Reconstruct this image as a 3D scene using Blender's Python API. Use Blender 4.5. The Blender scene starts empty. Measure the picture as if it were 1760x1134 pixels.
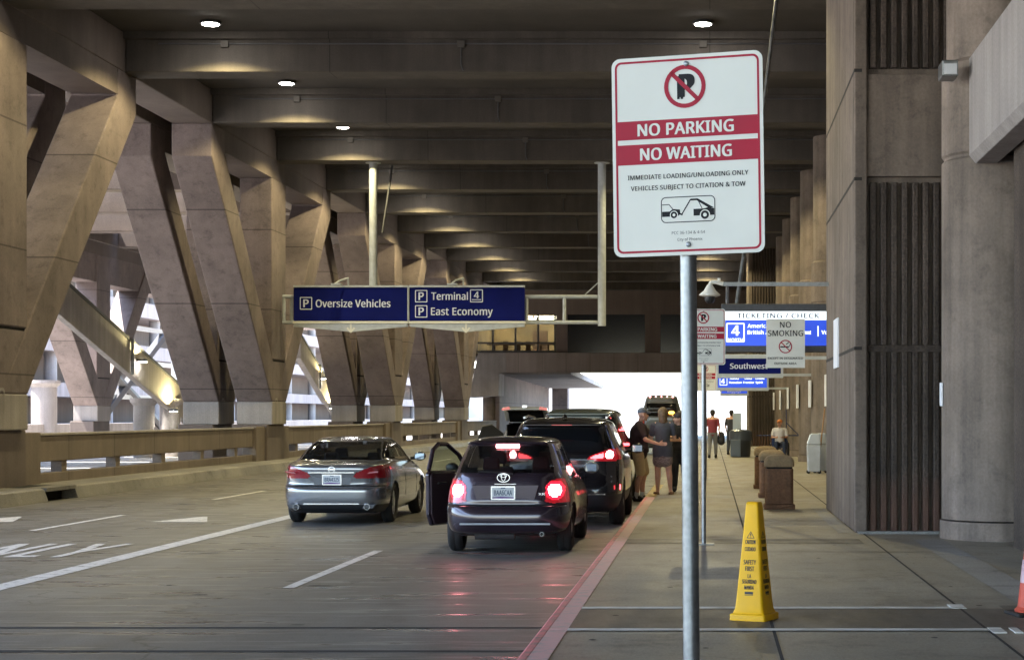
import bpy, bmesh, math, random
from mathutils import Vector, Matrix
random.seed(7)
R = math.radians
PI = math.pi
scene = bpy.context.scene
COL = scene.collection

# ------------------------------------------------------------------ helpers
class MB:
    def __init__(s): s.v = []; s.f = []
    def add(s, vs, fs):
        o = len(s.v); s.v += [tuple(p) for p in vs]; s.f += [tuple(i + o for i in f) for f in fs]; return s
    def box(s, x0, x1, y0, y1, z0, z1):
        return s.add([(x0,y0,z0),(x1,y0,z0),(x1,y1,z0),(x0,y1,z0),(x0,y0,z1),(x1,y0,z1),(x1,y1,z1),(x0,y1,z1)],
                     [(0,3,2,1),(4,5,6,7),(0,1,5,4),(1,2,6,5),(2,3,7,6),(3,0,4,7)])
    def prism(s, poly, axis, a, b):
        """poly of 2d points extruded along an axis. x: (y,z); y: (x,z); z: (x,y)"""
        n = len(poly)
        def P(p, t):
            return (t, p[0], p[1]) if axis == 'x' else (p[0], t, p[1]) if axis == 'y' else (p[0], p[1], t)
        vs = [P(p, a) for p in poly] + [P(p, b) for p in poly]
        fs = [tuple(range(n)), tuple(range(2*n-1, n-1, -1))] + [(i, i+n, (i+1) % n + n, (i+1) % n) for i in range(n)]
        return s.add(vs, fs)
    def tube(s, p0, p1, r0, r1=None, n=12, caps=True):
        r1 = r0 if r1 is None else r1
        p0 = Vector(p0); p1 = Vector(p1); d = (p1 - p0).normalized()
        a = d.orthogonal().normalized(); b = d.cross(a)
        vs = []
        for p, r in ((p0, r0), (p1, r1)):
            for i in range(n):
                t = 2*PI*i/n; vs.append(p + a*math.cos(t)*r + b*math.sin(t)*r)
        fs = [(i, (i+1) % n, (i+1) % n + n, i + n) for i in range(n)]
        if caps: fs += [tuple(range(n-1, -1, -1)), tuple(range(n, 2*n))]
        return s.add(vs, fs)
    def path(s, pts, r, n=10):
        for a, b in zip(pts[:-1], pts[1:]): s.tube(a, b, r, r, n)
        for p in pts[1:-1]: s.ball(p, (r, r, r), 8, 6)
        return s
    def lathe(s, prof, c=(0,0,0), n=24, axis='z', arc=2*PI):
        m = len(prof); vs = []; fs = []
        for i in range(n):
            t = arc*i/n
            for r, h in prof:
                a, b = r*math.cos(t), r*math.sin(t)
                q = (a, b, h) if axis == 'z' else (h, a, b) if axis == 'x' else (a, h, b)
                vs.append((c[0]+q[0], c[1]+q[1], c[2]+q[2]))
        for i in range(n):
            j = (i+1) % n
            for k in range(m-1): fs.append((i*m+k, j*m+k, j*m+k+1, i*m+k+1))
        return s.add(vs, fs)
    def ball(s, c, r, n=14, m=9):
        vs = [(c[0], c[1], c[2]-r[2])]; fs = []
        for j in range(1, m):
            ph = -PI/2 + PI*j/m
            for i in range(n):
                t = 2*PI*i/n
                vs.append((c[0]+r[0]*math.cos(ph)*math.cos(t), c[1]+r[1]*math.cos(ph)*math.sin(t), c[2]+r[2]*math.sin(ph)))
        vs.append((c[0], c[1], c[2]+r[2])); L = len(vs)-1
        for i in range(n): fs.append((0, 1+(i+1) % n, 1+i))
        for j in range(m-2):
            for i in range(n):
                a = 1+j*n+i; b = 1+j*n+(i+1) % n; fs.append((a, b, b+n, a+n))
        for i in range(n): fs.append((L, 1+(m-2)*n+i, 1+(m-2)*n+(i+1) % n))
        return s.add(vs, fs)
    def build(s, name, mat, parent=None, smooth=False, bevel=0, local=False, fix=True, seg=2):
        me = bpy.data.meshes.new(name)
        vs = s.v
        if parent is not None and not local:
            w = wloc(parent); vs = [(p[0]-w[0], p[1]-w[1], p[2]-w[2]) for p in vs]
        me.from_pydata(vs, [], s.f); 
        if fix:
            bm = bmesh.new(); bm.from_mesh(me); bmesh.ops.recalc_face_normals(bm, faces=bm.faces); bm.to_mesh(me); bm.free()
        me.materials.append(mat)
        if smooth:
            for p in me.polygons: p.use_smooth = True
            if smooth == 'auto': me.set_sharp_from_angle(angle=R(38))
        o = bpy.data.objects.new(name, me); COL.objects.link(o)
        if parent is not None: o.parent = parent
        if bevel:
            b = o.modifiers.new('edge', 'BEVEL'); b.width = bevel; b.segments = seg; b.limit_method = 'ANGLE'; b.angle_limit = R(40)
        return o
def wloc(o):
    p = Vector(o.location)
    while o.parent: o = o.parent; p = p + Vector(o.location)
    return p
def tag(o, label=None, cat=None, group=None, kind=None):
    if label: o['label'] = label
    if cat: o['category'] = cat
    if group: o['group'] = group
    if kind: o['kind'] = kind
    return o
def thing(name, label, cat, loc=(0,0,0), rz=0, group=None):
    o = bpy.data.objects.new(name, None); COL.objects.link(o); o.location = loc; o.rotation_euler = (0,0,rz)
    o.empty_display_size = .2
    return tag(o, label, cat, group)
def kids(o): return [c for c in bpy.data.objects if c.parent is o]
def copy_tree(o, parent=None):
    c = o.copy(); COL.objects.link(c)
    if parent is not None: c.parent = parent
    for k in list(o.children): copy_tree(k, c)
    return c
ORD = ['first','second','third','fourth','fifth','sixth','seventh','eighth','ninth','tenth','eleventh','twelfth','thirteenth','fourteenth']

# ------------------------------------------------------------------ materials
def new_mat(name):
    m = bpy.data.materials.new(name); m.use_nodes = True
    nt = m.node_tree; b = nt.nodes['Principled BSDF']; return m, nt, b
def plain(name, col, rough=.5, metal=0, emit=None, es=0, coat=0, spec=.5, noise=0, nscale=20):
    m, nt, b = new_mat(name)
    b.inputs['Base Color'].default_value = (*col, 1); b.inputs['Roughness'].default_value = rough
    b.inputs['Metallic'].default_value = metal; b.inputs['Coat Weight'].default_value = coat
    b.inputs['Coat Roughness'].default_value = .04
    b.inputs['Specular IOR Level'].default_value = spec
    if emit: b.inputs['Emission Color'].default_value = (*emit, 1); b.inputs['Emission Strength'].default_value = es
    if noise:
        N = nt.nodes; L = nt.links
        tc = N.new('ShaderNodeTexCoord'); n = N.new('ShaderNodeTexNoise'); n.inputs['Scale'].default_value = nscale; n.inputs['Detail'].default_value = 6
        L.new(tc.outputs['Object'], n.inputs['Vector'])
        r = N.new('ShaderNodeMapRange'); r.inputs[1].default_value = .3; r.inputs[2].default_value = .7
        r.inputs[3].default_value = 1-noise; r.inputs[4].default_value = 1+noise*.4
        L.new(n.outputs['Fac'], r.inputs[0])
        mx = N.new('ShaderNodeMix'); mx.data_type = 'RGBA'; mx.blend_type = 'MULTIPLY'; mx.inputs[0].default_value = 1
        mx.inputs[6].default_value = (*col, 1); L.new(r.outputs[0], mx.inputs[7]); L.new(mx.outputs[2], b.inputs['Base Color'])
        r2 = N.new('ShaderNodeMapRange'); r2.inputs[3].default_value = max(0, rough-.12); r2.inputs[4].default_value = min(1, rough+.15)
        L.new(n.outputs['Fac'], r2.inputs[0]); L.new(r2.outputs[0], b.inputs['Roughness'])
    return m
def concrete(name, col, var=.25, scale=.6, rough=.85, streak=.25, grain=.12, bump=.15, stretch=(1,1,1), spots=0, joints=None):
    """worn concrete: big mottling, vertical streaks, fine grain, optional cast joints (axis, period, width)"""
    m, nt, b = new_mat(name); N = nt.nodes; L = nt.links
    g = N.new('ShaderNodeNewGeometry')
    def noise(sc, det, st=(1,1,1), rgh=.6):
        mp = N.new('ShaderNodeMapping'); mp.inputs['Scale'].default_value = st; L.new(g.outputs['Position'], mp.inputs['Vector'])
        n = N.new('ShaderNodeTexNoise'); n.inputs['Scale'].default_value = sc; n.inputs['Detail'].default_value = det; n.inputs['Roughness'].default_value = rgh
        L.new(mp.outputs[0], n.inputs['Vector']); return n.outputs['Fac']
    def rng(s, a, c, lo=.3, hi=.7):
        r = N.new('ShaderNodeMapRange'); r.inputs[1].default_value = lo; r.inputs[2].default_value = hi
        r.inputs[3].default_value = a; r.inputs[4].default_value = c; L.new(s, r.inputs[0]); return r.outputs[0]
    def mul(a, c):
        x = N.new('ShaderNodeMath'); x.operation = 'MULTIPLY'; L.new(a, x.inputs[0])
        if isinstance(c, float): x.inputs[1].default_value = c
        else: L.new(c, x.inputs[1])
        return x.outputs[0]
    big = noise(scale, 5, stretch); fine = noise(28, 4)
    k = mul(rng(big, 1-var, 1+var*.6), rng(fine, 1-grain, 1+grain))
    if streak:
        k = mul(k, rng(noise(1.0, 4, (3.2, 3.2, .16)), 1-streak, 1+streak*.4))
    if spots:
        k = mul(k, rng(noise(3.3, 6, (1,1,1), .75), 1-spots, 1.0, .33, .48))
    if joints:
        ax, per, wd = joints
        sp = N.new('ShaderNodeSeparateXYZ'); L.new(g.outputs['Position'], sp.inputs[0])
        md = N.new('ShaderNodeMath'); md.operation = 'PINGPONG'; md.inputs[1].default_value = per/2; L.new(sp.outputs['XYZ'.index(ax)], md.inputs[0])
        lt = N.new('ShaderNodeMath'); lt.operation = 'LESS_THAN'; lt.inputs[1].default_value = wd; L.new(md.outputs[0], lt.inputs[0])
        k = mul(k, rng(lt.outputs[0], 1.0, .45, 0, 1))
    mx = N.new('ShaderNodeMix'); mx.data_type = 'RGBA'; mx.blend_type = 'MULTIPLY'; mx.inputs[0].default_value = 1
    mx.inputs[6].default_value = (*col, 1); L.new(k, mx.inputs[7]); L.new(mx.outputs[2], b.inputs['Base Color'])
    b.inputs['Roughness'].default_value = rough
    bp = N.new('ShaderNodeBump'); bp.inputs['Strength'].default_value = bump; bp.inputs['Distance'].default_value = .02
    L.new(fine, bp.inputs['Height']); L.new(bp.outputs[0], b.inputs['Normal'])
    return m
def road_mat(name, col, rlo=.3, rhi=.6, bumpd=.004, tined=True, lanes=True, var=.3):
    m, nt, b = new_mat(name); N = nt.nodes; L = nt.links
    g = N.new('ShaderNodeNewGeometry')
    def noise(sc, det, st=(1,1,1), rgh=.6):
        mp = N.new('ShaderNodeMapping'); mp.inputs['Scale'].default_value = st; L.new(g.outputs['Position'], mp.inputs['Vector'])
        n = N.new('ShaderNodeTexNoise'); n.inputs['Scale'].default_value = sc; n.inputs['Detail'].default_value = det; n.inputs['Roughness'].default_value = rgh
        L.new(mp.outputs[0], n.inputs['Vector']); return n.outputs['Fac']
    def rng(s, a, c, lo=.3, hi=.7):
        r = N.new('ShaderNodeMapRange'); r.inputs[1].default_value = lo; r.inputs[2].default_value = hi
        r.inputs[3].default_value = a; r.inputs[4].default_value = c; L.new(s, r.inputs[0]); return r.outputs[0]
    def mul(a, c):
        x = N.new('ShaderNodeMath'); x.operation = 'MULTIPLY'; L.new(a, x.inputs[0]); L.new(c, x.inputs[1]); return x.outputs[0]
    big = noise(.35, 5); mid = noise(2.2, 6, (1, .35, 1)); fine = noise(45, 3); cross = noise(1.0, 5, (.5, 4.5, 1)); spot = noise(1.4, 7, (1, 1, 1), .8)
    k = mul(rng(big, 1-var, 1+var*.6), rng(mid, .86, 1.1)); k = mul(k, rng(fine, .76, 1.2)); k = mul(k, rng(noise(140, 2), .8, 1.2)); k = mul(k, rng(cross, .92, 1.05))
    k = mul(k, rng(spot, .60, 1.0, .33, .46))
    if lanes:
        k = mul(k, rng(noise(.8, 3, (1.2, .03, 1)), .74, 1.1))
        v = N.new('ShaderNodeTexVoronoi'); v.feature = 'DISTANCE_TO_EDGE'; v.inputs['Scale'].default_value = .22; v.inputs['Randomness'].default_value = .9
        ad = N.new('ShaderNodeVectorMath'); ad.operation = 'MULTIPLY_ADD'; L.new(g.outputs['Position'], ad.inputs[0]); ad.inputs[1].default_value = (1, .6, 1)
        wn = N.new('ShaderNodeTexNoise'); wn.inputs['Scale'].default_value = 1.6; wn.inputs['Detail'].default_value = 5; L.new(g.outputs['Position'], wn.inputs['Vector'])
        L.new(wn.outputs['Color'], ad.inputs[2]); L.new(ad.outputs[0], v.inputs['Vector'])
        k = mul(k, rng(v.outputs['Distance'], .5, 1.0, .0015, .005))
    mx = N.new('ShaderNodeMix'); mx.data_type = 'RGBA'; mx.blend_type = 'MULTIPLY'; mx.inputs[0].default_value = 1
    mx.inputs[6].default_value = (*col, 1); L.new(k, mx.inputs[7]); L.new(mx.outputs[2], b.inputs['Base Color'])
    L.new(rng(noise(1.0, 4, (.55, 3.6, 1)), rhi, rlo, .52, .64) if tined else rng(mid, rlo, rhi), b.inputs['Roughness'])
    bp = N.new('ShaderNodeBump'); bp.inputs['Strength'].default_value = 1; bp.inputs['Distance'].default_value = bumpd
    L.new(noise(1.0, 4, (1.1, 5.5, 1)) if tined else fine, bp.inputs['Height']); L.new(bp.outputs[0], b.inputs['Normal'])
    return m
def paint_mat(name, col, wear=.5, rough=.55):
    """road paint worn through to the asphalt"""
    m, nt, b = new_mat(name); N = nt.nodes; L = nt.links
    g = N.new('ShaderNodeNewGeometry'); n = N.new('ShaderNodeTexNoise'); n.inputs['Scale'].default_value = 7; n.inputs['Detail'].default_value = 9; n.inputs['Roughness'].default_value = .72
    L.new(g.outputs['Position'], n.inputs['Vector'])
    r = N.new('ShaderNodeMapRange'); r.inputs[1].default_value = .30+wear*.1; r.inputs[2].default_value = .45+wear*.18; L.new(n.outputs['Fac'], r.inputs[0])
    mx = N.new('ShaderNodeMix'); mx.data_type = 'RGBA'; mx.inputs[6].default_value = (.13,.12,.11,1); mx.inputs[7].default_value = (*col, 1)
    L.new(r.outputs[0], mx.inputs[0]); L.new(mx.outputs[2], b.inputs['Base Color']); b.inputs['Roughness'].default_value = rough
    return m
def car_paint(name, col, flake=.15, rough=.28, metal=.35):
    m, nt, b = new_mat(name); N = nt.nodes; L = nt.links
    b.inputs['Base Color'].default_value = (*col, 1); b.inputs['Metallic'].default_value = metal
    b.inputs['Roughness'].default_value = rough; b.inputs['Coat Weight'].default_value = 1; b.inputs['Coat Roughness'].default_value = .05
    tc = N.new('ShaderNodeTexCoord'); n = N.new('ShaderNodeTexNoise'); n.inputs['Scale'].default_value = 3; n.inputs['Detail'].default_value = 7
    L.new(tc.outputs['Object'], n.inputs['Vector']); r = N.new('ShaderNodeMapRange'); r.inputs[3].default_value = .02; r.inputs[4].default_value = .14
    L.new(n.outputs['Fac'], r.inputs[0]); L.new(r.outputs[0], b.inputs['Coat Roughness'])
    return m
def galv(name, col=(.42,.44,.46), rough=.42):
    m, nt, b = new_mat(name); N = nt.nodes; L = nt.links
    g = N.new('ShaderNodeNewGeometry'); v = N.new('ShaderNodeTexVoronoi'); v.inputs['Scale'].default_value = 60; L.new(g.outputs['Position'], v.inputs['Vector'])
    n = N.new('ShaderNodeTexNoise'); n.inputs['Scale'].default_value = 9; n.inputs['Detail'].default_value = 7; L.new(g.outputs['Position'], n.inputs['Vector'])
    a = N.new('ShaderNodeMath'); a.operation = 'MULTIPLY_ADD'; L.new(v.outputs['Distance'], a.inputs[0]); a.inputs[1].default_value = .25; L.new(n.outputs['Fac'], a.inputs[2])
    r = N.new('ShaderNodeMapRange'); r.inputs[1].default_value = .35; r.inputs[2].default_value = .8; r.inputs[3].default_value = .65; r.inputs[4].default_value = 1.1; L.new(a.outputs[0], r.inputs[0])
    mx = N.new('ShaderNodeMix'); mx.data_type = 'RGBA'; mx.blend_type = 'MULTIPLY'; mx.inputs[0].default_value = 1; mx.inputs[6].default_value = (*col, 1)
    L.new(r.outputs[0], mx.inputs[7]); L.new(mx.outputs[2], b.inputs['Base Color']); b.inputs['Metallic'].default_value = .92
    r2 = N.new('ShaderNodeMapRange'); r2.inputs[3].default_value = rough-.1; r2.inputs[4].default_value = rough+.2; L.new(n.outputs['Fac'], r2.inputs[0]); L.new(r2.outputs[0], b.inputs['Roughness'])
    return m
def glass_mat(name, tint=(.35,.38,.36), clear=.5):
    m, nt, b = new_mat(name); N = nt.nodes; L = nt.links
    b.inputs['Base Color'].default_value = (.012,.013,.014,1); b.inputs['Roughness'].default_value = .04
    t = N.new('ShaderNodeBsdfTransparent'); t.inputs[0].default_value = (*tint, 1)
    x = N.new('ShaderNodeMixShader'); x.inputs[0].default_value = clear
    L.new(b.outputs[0], x.inputs[1]); L.new(t.outputs[0], x.inputs[2]); L.new(x.outputs[0], N['Material Output'].inputs[0])
    return m

M = {}
M['conc']   = concrete('weathered_concrete', (.14,.111,.100), streak=.12)
M['column'] = concrete('cast_column_concrete', (.195,.155,.147), var=.3, spots=.3, streak=.14, joints=('Z', 2.55, .018))
M['foot']   = concrete('pale_and_lit_concrete', (.33,.30,.285), var=.2, streak=.2)  # pale concrete; on the column bases it stands in for lit concrete
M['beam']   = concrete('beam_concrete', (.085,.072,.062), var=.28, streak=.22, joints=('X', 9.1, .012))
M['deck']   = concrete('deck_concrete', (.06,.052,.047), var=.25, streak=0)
M['parapet']= concrete('parapet_concrete', (.185,.148,.122), var=.25, streak=.14, joints=('Y', 3.1, .02))
M['pillar'] = concrete('smooth_panel_concrete', (.20,.158,.128), var=.28, streak=.4, scale=.8, spots=.3)
M['rib']    = concrete('ribbed_aggregate', (.078,.058,.046), var=.4, streak=.35, grain=.5, bump=.8, scale=1.2)
def stained(m, z0, z1, col):
    nt = m.node_tree; N = nt.nodes; L = nt.links; b = N['Principled BSDF']; src = b.inputs['Base Color'].links[0].from_socket
    g = N.new('ShaderNodeNewGeometry'); sp = N.new('ShaderNodeSeparateXYZ'); L.new(g.outputs['Position'], sp.inputs[0])
    n = N.new('ShaderNodeTexNoise'); n.inputs['Scale'].default_value = 3; n.inputs['Detail'].default_value = 6; L.new(g.outputs['Position'], n.inputs['Vector'])
    a = N.new('ShaderNodeMath'); a.operation = 'MULTIPLY_ADD'; L.new(n.outputs['Fac'], a.inputs[0]); a.inputs[1].default_value = .5; L.new(sp.outputs['Z'], a.inputs[2])
    r = N.new('ShaderNodeMapRange'); r.inputs[1].default_value = z0+.25; r.inputs[2].default_value = z1+.25; r.inputs[3].default_value = .85; r.inputs[4].default_value = 0; L.new(a.outputs[0], r.inputs[0])
    x = N.new('ShaderNodeMix'); x.data_type = 'RGBA'; x.inputs[7].default_value = (*col, 1); L.new(r.outputs[0], x.inputs[0]); L.new(src, x.inputs[6]); L.new(x.outputs[2], b.inputs['Base Color']); return m
M['ribstain'] = stained(concrete('rust_stained_ribs', (.085,.064,.051), var=.4, streak=.35, grain=.5, bump=.8, scale=1.2), .5, 1.0, (.125,.066,.045))
M['round']  = concrete('round_column_concrete', (.235,.188,.155), var=.36, streak=.4, scale=.9, spots=.25)
M['dimground']   = concrete('dim_unseen_ground', (.05,.048,.046), streak=0, scale=.2)
M['deckbox'] = plain('dusty_box', (.10,.09,.08), .8)
M['walk']   = road_mat('pavement_concrete', (.28,.250,.195), .38, .66, .003, tined=False, lanes=False, var=.22)
M['walkdark']=road_mat('pavement_dark_band', (.105,.092,.078), .38, .66, .003, tined=False, lanes=False, var=.22)
M['walkpale']=road_mat('pavement_pale_strip', (.30,.29,.27), .5, .75, .003, tined=False, lanes=False, var=.3)
M['road']   = road_mat('road_concrete', (.172,.163,.146), .25, .52, .005, var=.22)
M['joint']  = plain('dark_joint', (.03,.027,.024), .9)
M['metaljoint'] = plain('pale_joint_filler', (.72,.70,.64), .6, noise=.35, nscale=5)
M['paint']  = paint_mat('white_road_paint', (.72,.70,.66), .22)
M['kerbred']= paint_mat('red_lit_faded_kerb_paint', (.68,.21,.21), .4)  # faded red paint, with red tail-light glow also put into its colour
M['kerbred'].node_tree.nodes['Mix'].inputs[6].default_value = (.26,.185,.165,1)
M['kerbpink']= paint_mat('worn_pink_kerb_top', (.64,.38,.36), .35)
M['kerbpink'].node_tree.nodes['Mix'].inputs[6].default_value = (.42,.35,.33,1)
M['kerbgrey']=road_mat('kerb_concrete', (.25,.235,.21), .5, .75, .003, tined=False, lanes=False)
M['kerbyel']= paint_mat('yellow_kerb_paint', (.55,.38,.10), .45)
M['ground'] = concrete('outside_paving', (.33,.31,.29), var=.2, streak=0, scale=.1)
M['galv']   = galv('galvanised_steel', (.30,.31,.315), .38)
M['gpaint'] = plain('grey_painted_steel', (.50,.53,.55), .4, .1, noise=.15, nscale=6)
M['dgrey']  = plain('dark_grey_metal', (.09,.09,.095), .5, .3, noise=.2)
M['white']  = plain('white_sheeting', (.76,.745,.67), .55, spec=.25, noise=.06, nscale=5)
M['signred']= plain('sign_red', (.40,.022,.045), .55, spec=.2, noise=.1, nscale=8)
M['signblk']= plain('sign_black', (.015,.015,.017), .6, spec=.2)
M['blue']   = plain('sign_blue', (.007,.011,.12), .6, spec=.05, noise=.2, nscale=1.2)
M['signtxt']= plain('sign_white_lettering', (.62,.66,.78), .4)
M['litblue']= plain('backlit_blue', (.03,.08,.5), .3, emit=(.02,.085,.85), es=.075)
M['litwhite']=plain('backlit_white', (.8,.85,.9), .3, emit=(.85,.95,1), es=.15)
M['litgrey']= plain('grey_blue_lettering', (.03,.05,.09), .6)
M['yellow'] = plain('yellow_plastic', (.88,.47,.004), .45, spec=.3, noise=.07, nscale=7)
M['blacktxt']=plain('printed_black', (.02,.017,.01), .5)
M['orange'] = plain('orange_rubber', (.62,.09,.05), .55, noise=.25, nscale=9)
M['rubber'] = plain('black_rubber', (.018,.017,.017), .75, noise=.2, nscale=30)
M['blackpl']= plain('black_plastic', (.016,.016,.018), .45)
M['under']  = plain('underbody_black', (.008,.008,.008), .9)
M['glass']  = plain('dark_car_glass', (.008,.009,.011), .05, spec=.6)
M['chrome'] = plain('chrome', (.75,.76,.78), .16, 1)
M['mirror'] = plain('mirror_glass', (.22,.24,.26), .06, 1)
M['alloy']  = plain('alloy_rim', (.45,.45,.47), .3, .8)
M['cabin'] = plain('dark_seat_fabric', (.03,.03,.034), .8, noise=.2)
M['lampred']= plain('unlit_red_lens', (.28,.008,.014), .12, coat=1)
M['lamplit']= plain('lit_red_lens', (.3,.008,.014), .15, emit=(1,.012,.03), es=.03, coat=1)
M['lampglow']= plain('glowing_red_lens', (.4,.01,.015), .15, emit=(1,.015,.04), es=.26, coat=1)
M['lampcore']=plain('lit_brake_bulb', (.9,.3,.3), .3, emit=(1,.30,.32), es=4.0)
M['lampmid']= plain('dim_brake_bulb', (.9,.2,.2), .3, emit=(1,.06,.07), es=1.0)
M['lampmid2']= plain('glossy_pink_reflector', (.5,.12,.13), .1, coat=1)
M['amber']  = plain('amber_lamp', (.8,.3,.05), .3, emit=(1,.35,.05), es=1.0)
M['clear']  = plain('clear_lens', (.7,.72,.75), .12, coat=1)
M['plate']  = plain('plate_white', (.62,.64,.66), .35, noise=.1, nscale=12)
M['platetxt']=plain('plate_blue_lettering', (.02,.06,.12), .5)
M['platepur']=plain('plate_purple', (.12,.04,.22), .5)
M['plateor'] =plain('plate_orange', (.6,.25,.12), .5)
M['lamp']   = plain('lamp_lens_lit', (1,1,1), .4, emit=(1,.97,.88), es=14)
M['skin']   = plain('skin', (.48,.26,.18), .55, noise=.1, nscale=12)
M['bin']    = concrete('pebbled_brown_bin', (.21,.105,.052), var=.3, streak=.3, grain=.22, bump=.5, scale=3)
M['binlid'] = concrete('tan_bin_lid', (.29,.20,.105), var=.3, streak=.1, grain=.15, bump=.5, scale=3)
M['binwhite'] = plain('lilac_white_plastic', (.44,.47,.53), .4, noise=.15, nscale=5)
M['poster'] = plain('white_paper', (.85,.86,.9), .5)
M['window'] = glass_mat('bridge_window_glass', (.9,.92,.9), .8)
M['darkwin']= plain('dark_facade_glass', (.012,.013,.018), .12)
M['fascia'] = concrete('brown_fascia', (.20,.155,.135), var=.1, streak=.15)

# ------------------------------------------------------------------ lettering (flat meshes, drawn in the x-z plane facing -y)
try:
    FONT = bpy.data.fonts.load(bpy.utils.system_resource('DATAFILES', path='fonts')+'/NotoSansHebrew-Regular.woff2')
except Exception:
    FONT = None
_tc = {}
def text_mesh(body):
    if body in _tc: return _tc[body]
    cu = bpy.data.curves.new('lettering', 'FONT'); cu.body = body; cu.align_x = 'LEFT'; cu.resolution_u = 4; cu.space_character = 1.04
    if FONT: cu.font = FONT
    o = bpy.data.objects.new('lettering', cu); COL.objects.link(o)
    dg = bpy.context.evaluated_depsgraph_get()
    me = bpy.data.meshes.new_from_object(o.evaluated_get(dg))
    vs = [tuple(v.co) for v in me.vertices]; fs = [tuple(p.vertices) for p in me.polygons]
    bpy.data.objects.remove(o); bpy.data.curves.remove(cu); bpy.data.meshes.remove(me)
    _tc[body] = (vs, fs); return vs, fs
CAPN = max(v[1] for v in text_mesh('H')[0])
def put_text(mb, body, cx, cz, y, cap=None, width=None, bold=.02, anchor='c'):
    """adds text to mb; cap = height of the capitals; bold thickens the strokes with staggered layers"""
    vs, fs = text_mesh(body)
    x0 = min(v[0] for v in vs); x1 = max(v[0] for v in vs)
    sz = cap/CAPN if cap else width/(x1-x0)
    d = bold*.9*sz
    sx = (width-2*d)/(x1-x0) if width else sz
    ox = cx - sx*(x0+x1)/2 if anchor == 'c' else cx - sx*x0
    st = max(.00015, abs(y)*2e-5)
    sh = [(0,0)] if d < 1e-5 else [(-d,-d*.35),(-d/3,d*.35),(d/3,-d*.35),(d,d*.35)]
    for k, (dx, dz) in enumerate(sh):
        mb.add([(ox+dx+v[0]*sx, y-k*st, cz+dz+(v[1]-CAPN/2)*sz) for v in vs], fs)
    return mb
def lett(t, mat, *a, **k): return put_text(MB(), *a, **k).build('lettering', mat, t, fix=False)
def rrect(x0, x1, z0, z1, r, n=5):
    p = []
    for cx, cz, a in ((x1-r, z0+r, -90), (x1-r, z1-r, 0), (x0+r, z1-r, 90), (x0+r, z0+r, 180)):
        for i in range(n+1):
            t = R(a+90*i/n); p.append((cx+r*math.cos(t), cz+r*math.sin(t)))
    return p
def flat(mb, poly, y): return mb.add([(p[0], y, p[1]) for p in poly], [tuple(range(len(poly)))])
def loop(mb, outer, inner, y):
    n = len(outer)
    return mb.add([(p[0], y, p[1]) for p in outer]+[(p[0], y, p[1]) for p in inner], [(i, (i+1) % n, (i+1) % n+n, i+n) for i in range(n)])
def ring(mb, cx, cz, ro, ri, y, n=32, ax=1.0):
    o = [(cx+ro*ax*math.cos(2*PI*i/n), cz+ro*math.sin(2*PI*i/n)) for i in range(n)]
    q = [(cx+(ro*ax-(ro-ri))*math.cos(2*PI*i/n), cz+ri*math.sin(2*PI*i/n)) for i in range(n)]
    return loop(mb, o, q, y)
def disc(mb, cx, cz, r, y, n=20): return flat(mb, [(cx+r*math.cos(2*PI*i/n), cz+r*math.sin(2*PI*i/n)) for i in range(n)], y)
def bar(mb, x0, z0, x1, z1, w, y):
    d = Vector((x1-x0, z1-z0)).normalized(); nx, nz = -d.y*w/2, d.x*w/2
    return flat(mb, [(x0+nx,z0+nz),(x0-nx,z0-nz),(x1-nx,z1-nz),(x1+nx,z1+nz)], y)

# ------------------------------------------------------------------ camera (level, axis parallel to the road, shifted lens)
F = 3100.0
cam = bpy.data.cameras.new('camera'); cam.sensor_width = 36; cam.lens = F/1760*36
cam.shift_x = -(1220-880)/1760; cam.shift_y = (712-567)/1760; cam.clip_end = 3000; cam.clip_start = .1
co = bpy.data.objects.new('camera', cam); COL.objects.link(co); co.location = (0,0,1.74); co.rotation_euler = (R(90),0,0)
scene.camera = co
SW = .15                                   # pavement height

# ------------------------------------------------------------------ ground, road, pavement
gm = MB().add([(-900,-300,-.03),(900,-300,-.03),(900,1500,-.03),(-900,1500,-.03)], [(0,1,2,3)])
tag(gm.build('ground', M['ground'], fix=False), 'pale paved ground around the terminal', 'ground', kind='structure')
road = MB().add([(-13.3,-30,0),(-1.25,-30,0),(-1.25,400,0),(-13.3,400,0)], [(0,1,2,3)]).build('road', M['road'], fix=False)
tag(road, 'grey concrete terminal roadway with white lane markings', 'road', kind='structure')
def sheet(mb, x0, x1, y0, y1, z): return mb.add([(x0,y0,z),(x1,y0,z),(x1,y1,z),(x0,y1,z)], [(0,1,2,3)])
sheet(MB(), -7.28, -7.02, -10, 140, .004).build('lane_line', M['paint'], road, fix=False)
for y in (18.1-24.4, 18.1-12.2, 18.1, 30.3, 42.5, 54.7, 66.9, 79.1):
    sheet(MB(), -4.29, -4.17, y, y+4.95, .004).build('lane_dash', M['paint'], road, fix=False)
for y in (17.2, 27.0, 36.9, 46.8, 56.7, 66.6):
    sheet(MB(), -10.21, -10.09, y, y+4.2, .004).build('lane_dash', M['paint'], road, fix=False)
for cx in (-8.6, -11.75):
    MB().add([(cx-.46,29.2,.004),(cx+.46,29.2,.004),(cx+.05,30.7,.004),(cx-.03,30.7,.004)], [(0,1,2,3)]).build('arrow_marking', M['paint'], road, fix=False)
vs, fs = text_mesh('ONLY')
x0 = min(v[0] for v in vs); x1 = max(v[0] for v in vs)
MB().add([(-9.98+(v[0]-x0)/(x1-x0)*2.2, 22.0+v[1]/CAPN*2.25, .004) for v in vs], fs).add([(-9.93+(v[0]-x0)/(x1-x0)*2.2, 22.0+v[1]/CAPN*2.25, .0046) for v in vs], fs).build('road_lettering', M['paint'], road, fix=False)
j = MB()
for y in (13.26, 14.72): sheet(j, -13.3, -1.3, y-.045, y+.045, .003)
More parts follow.
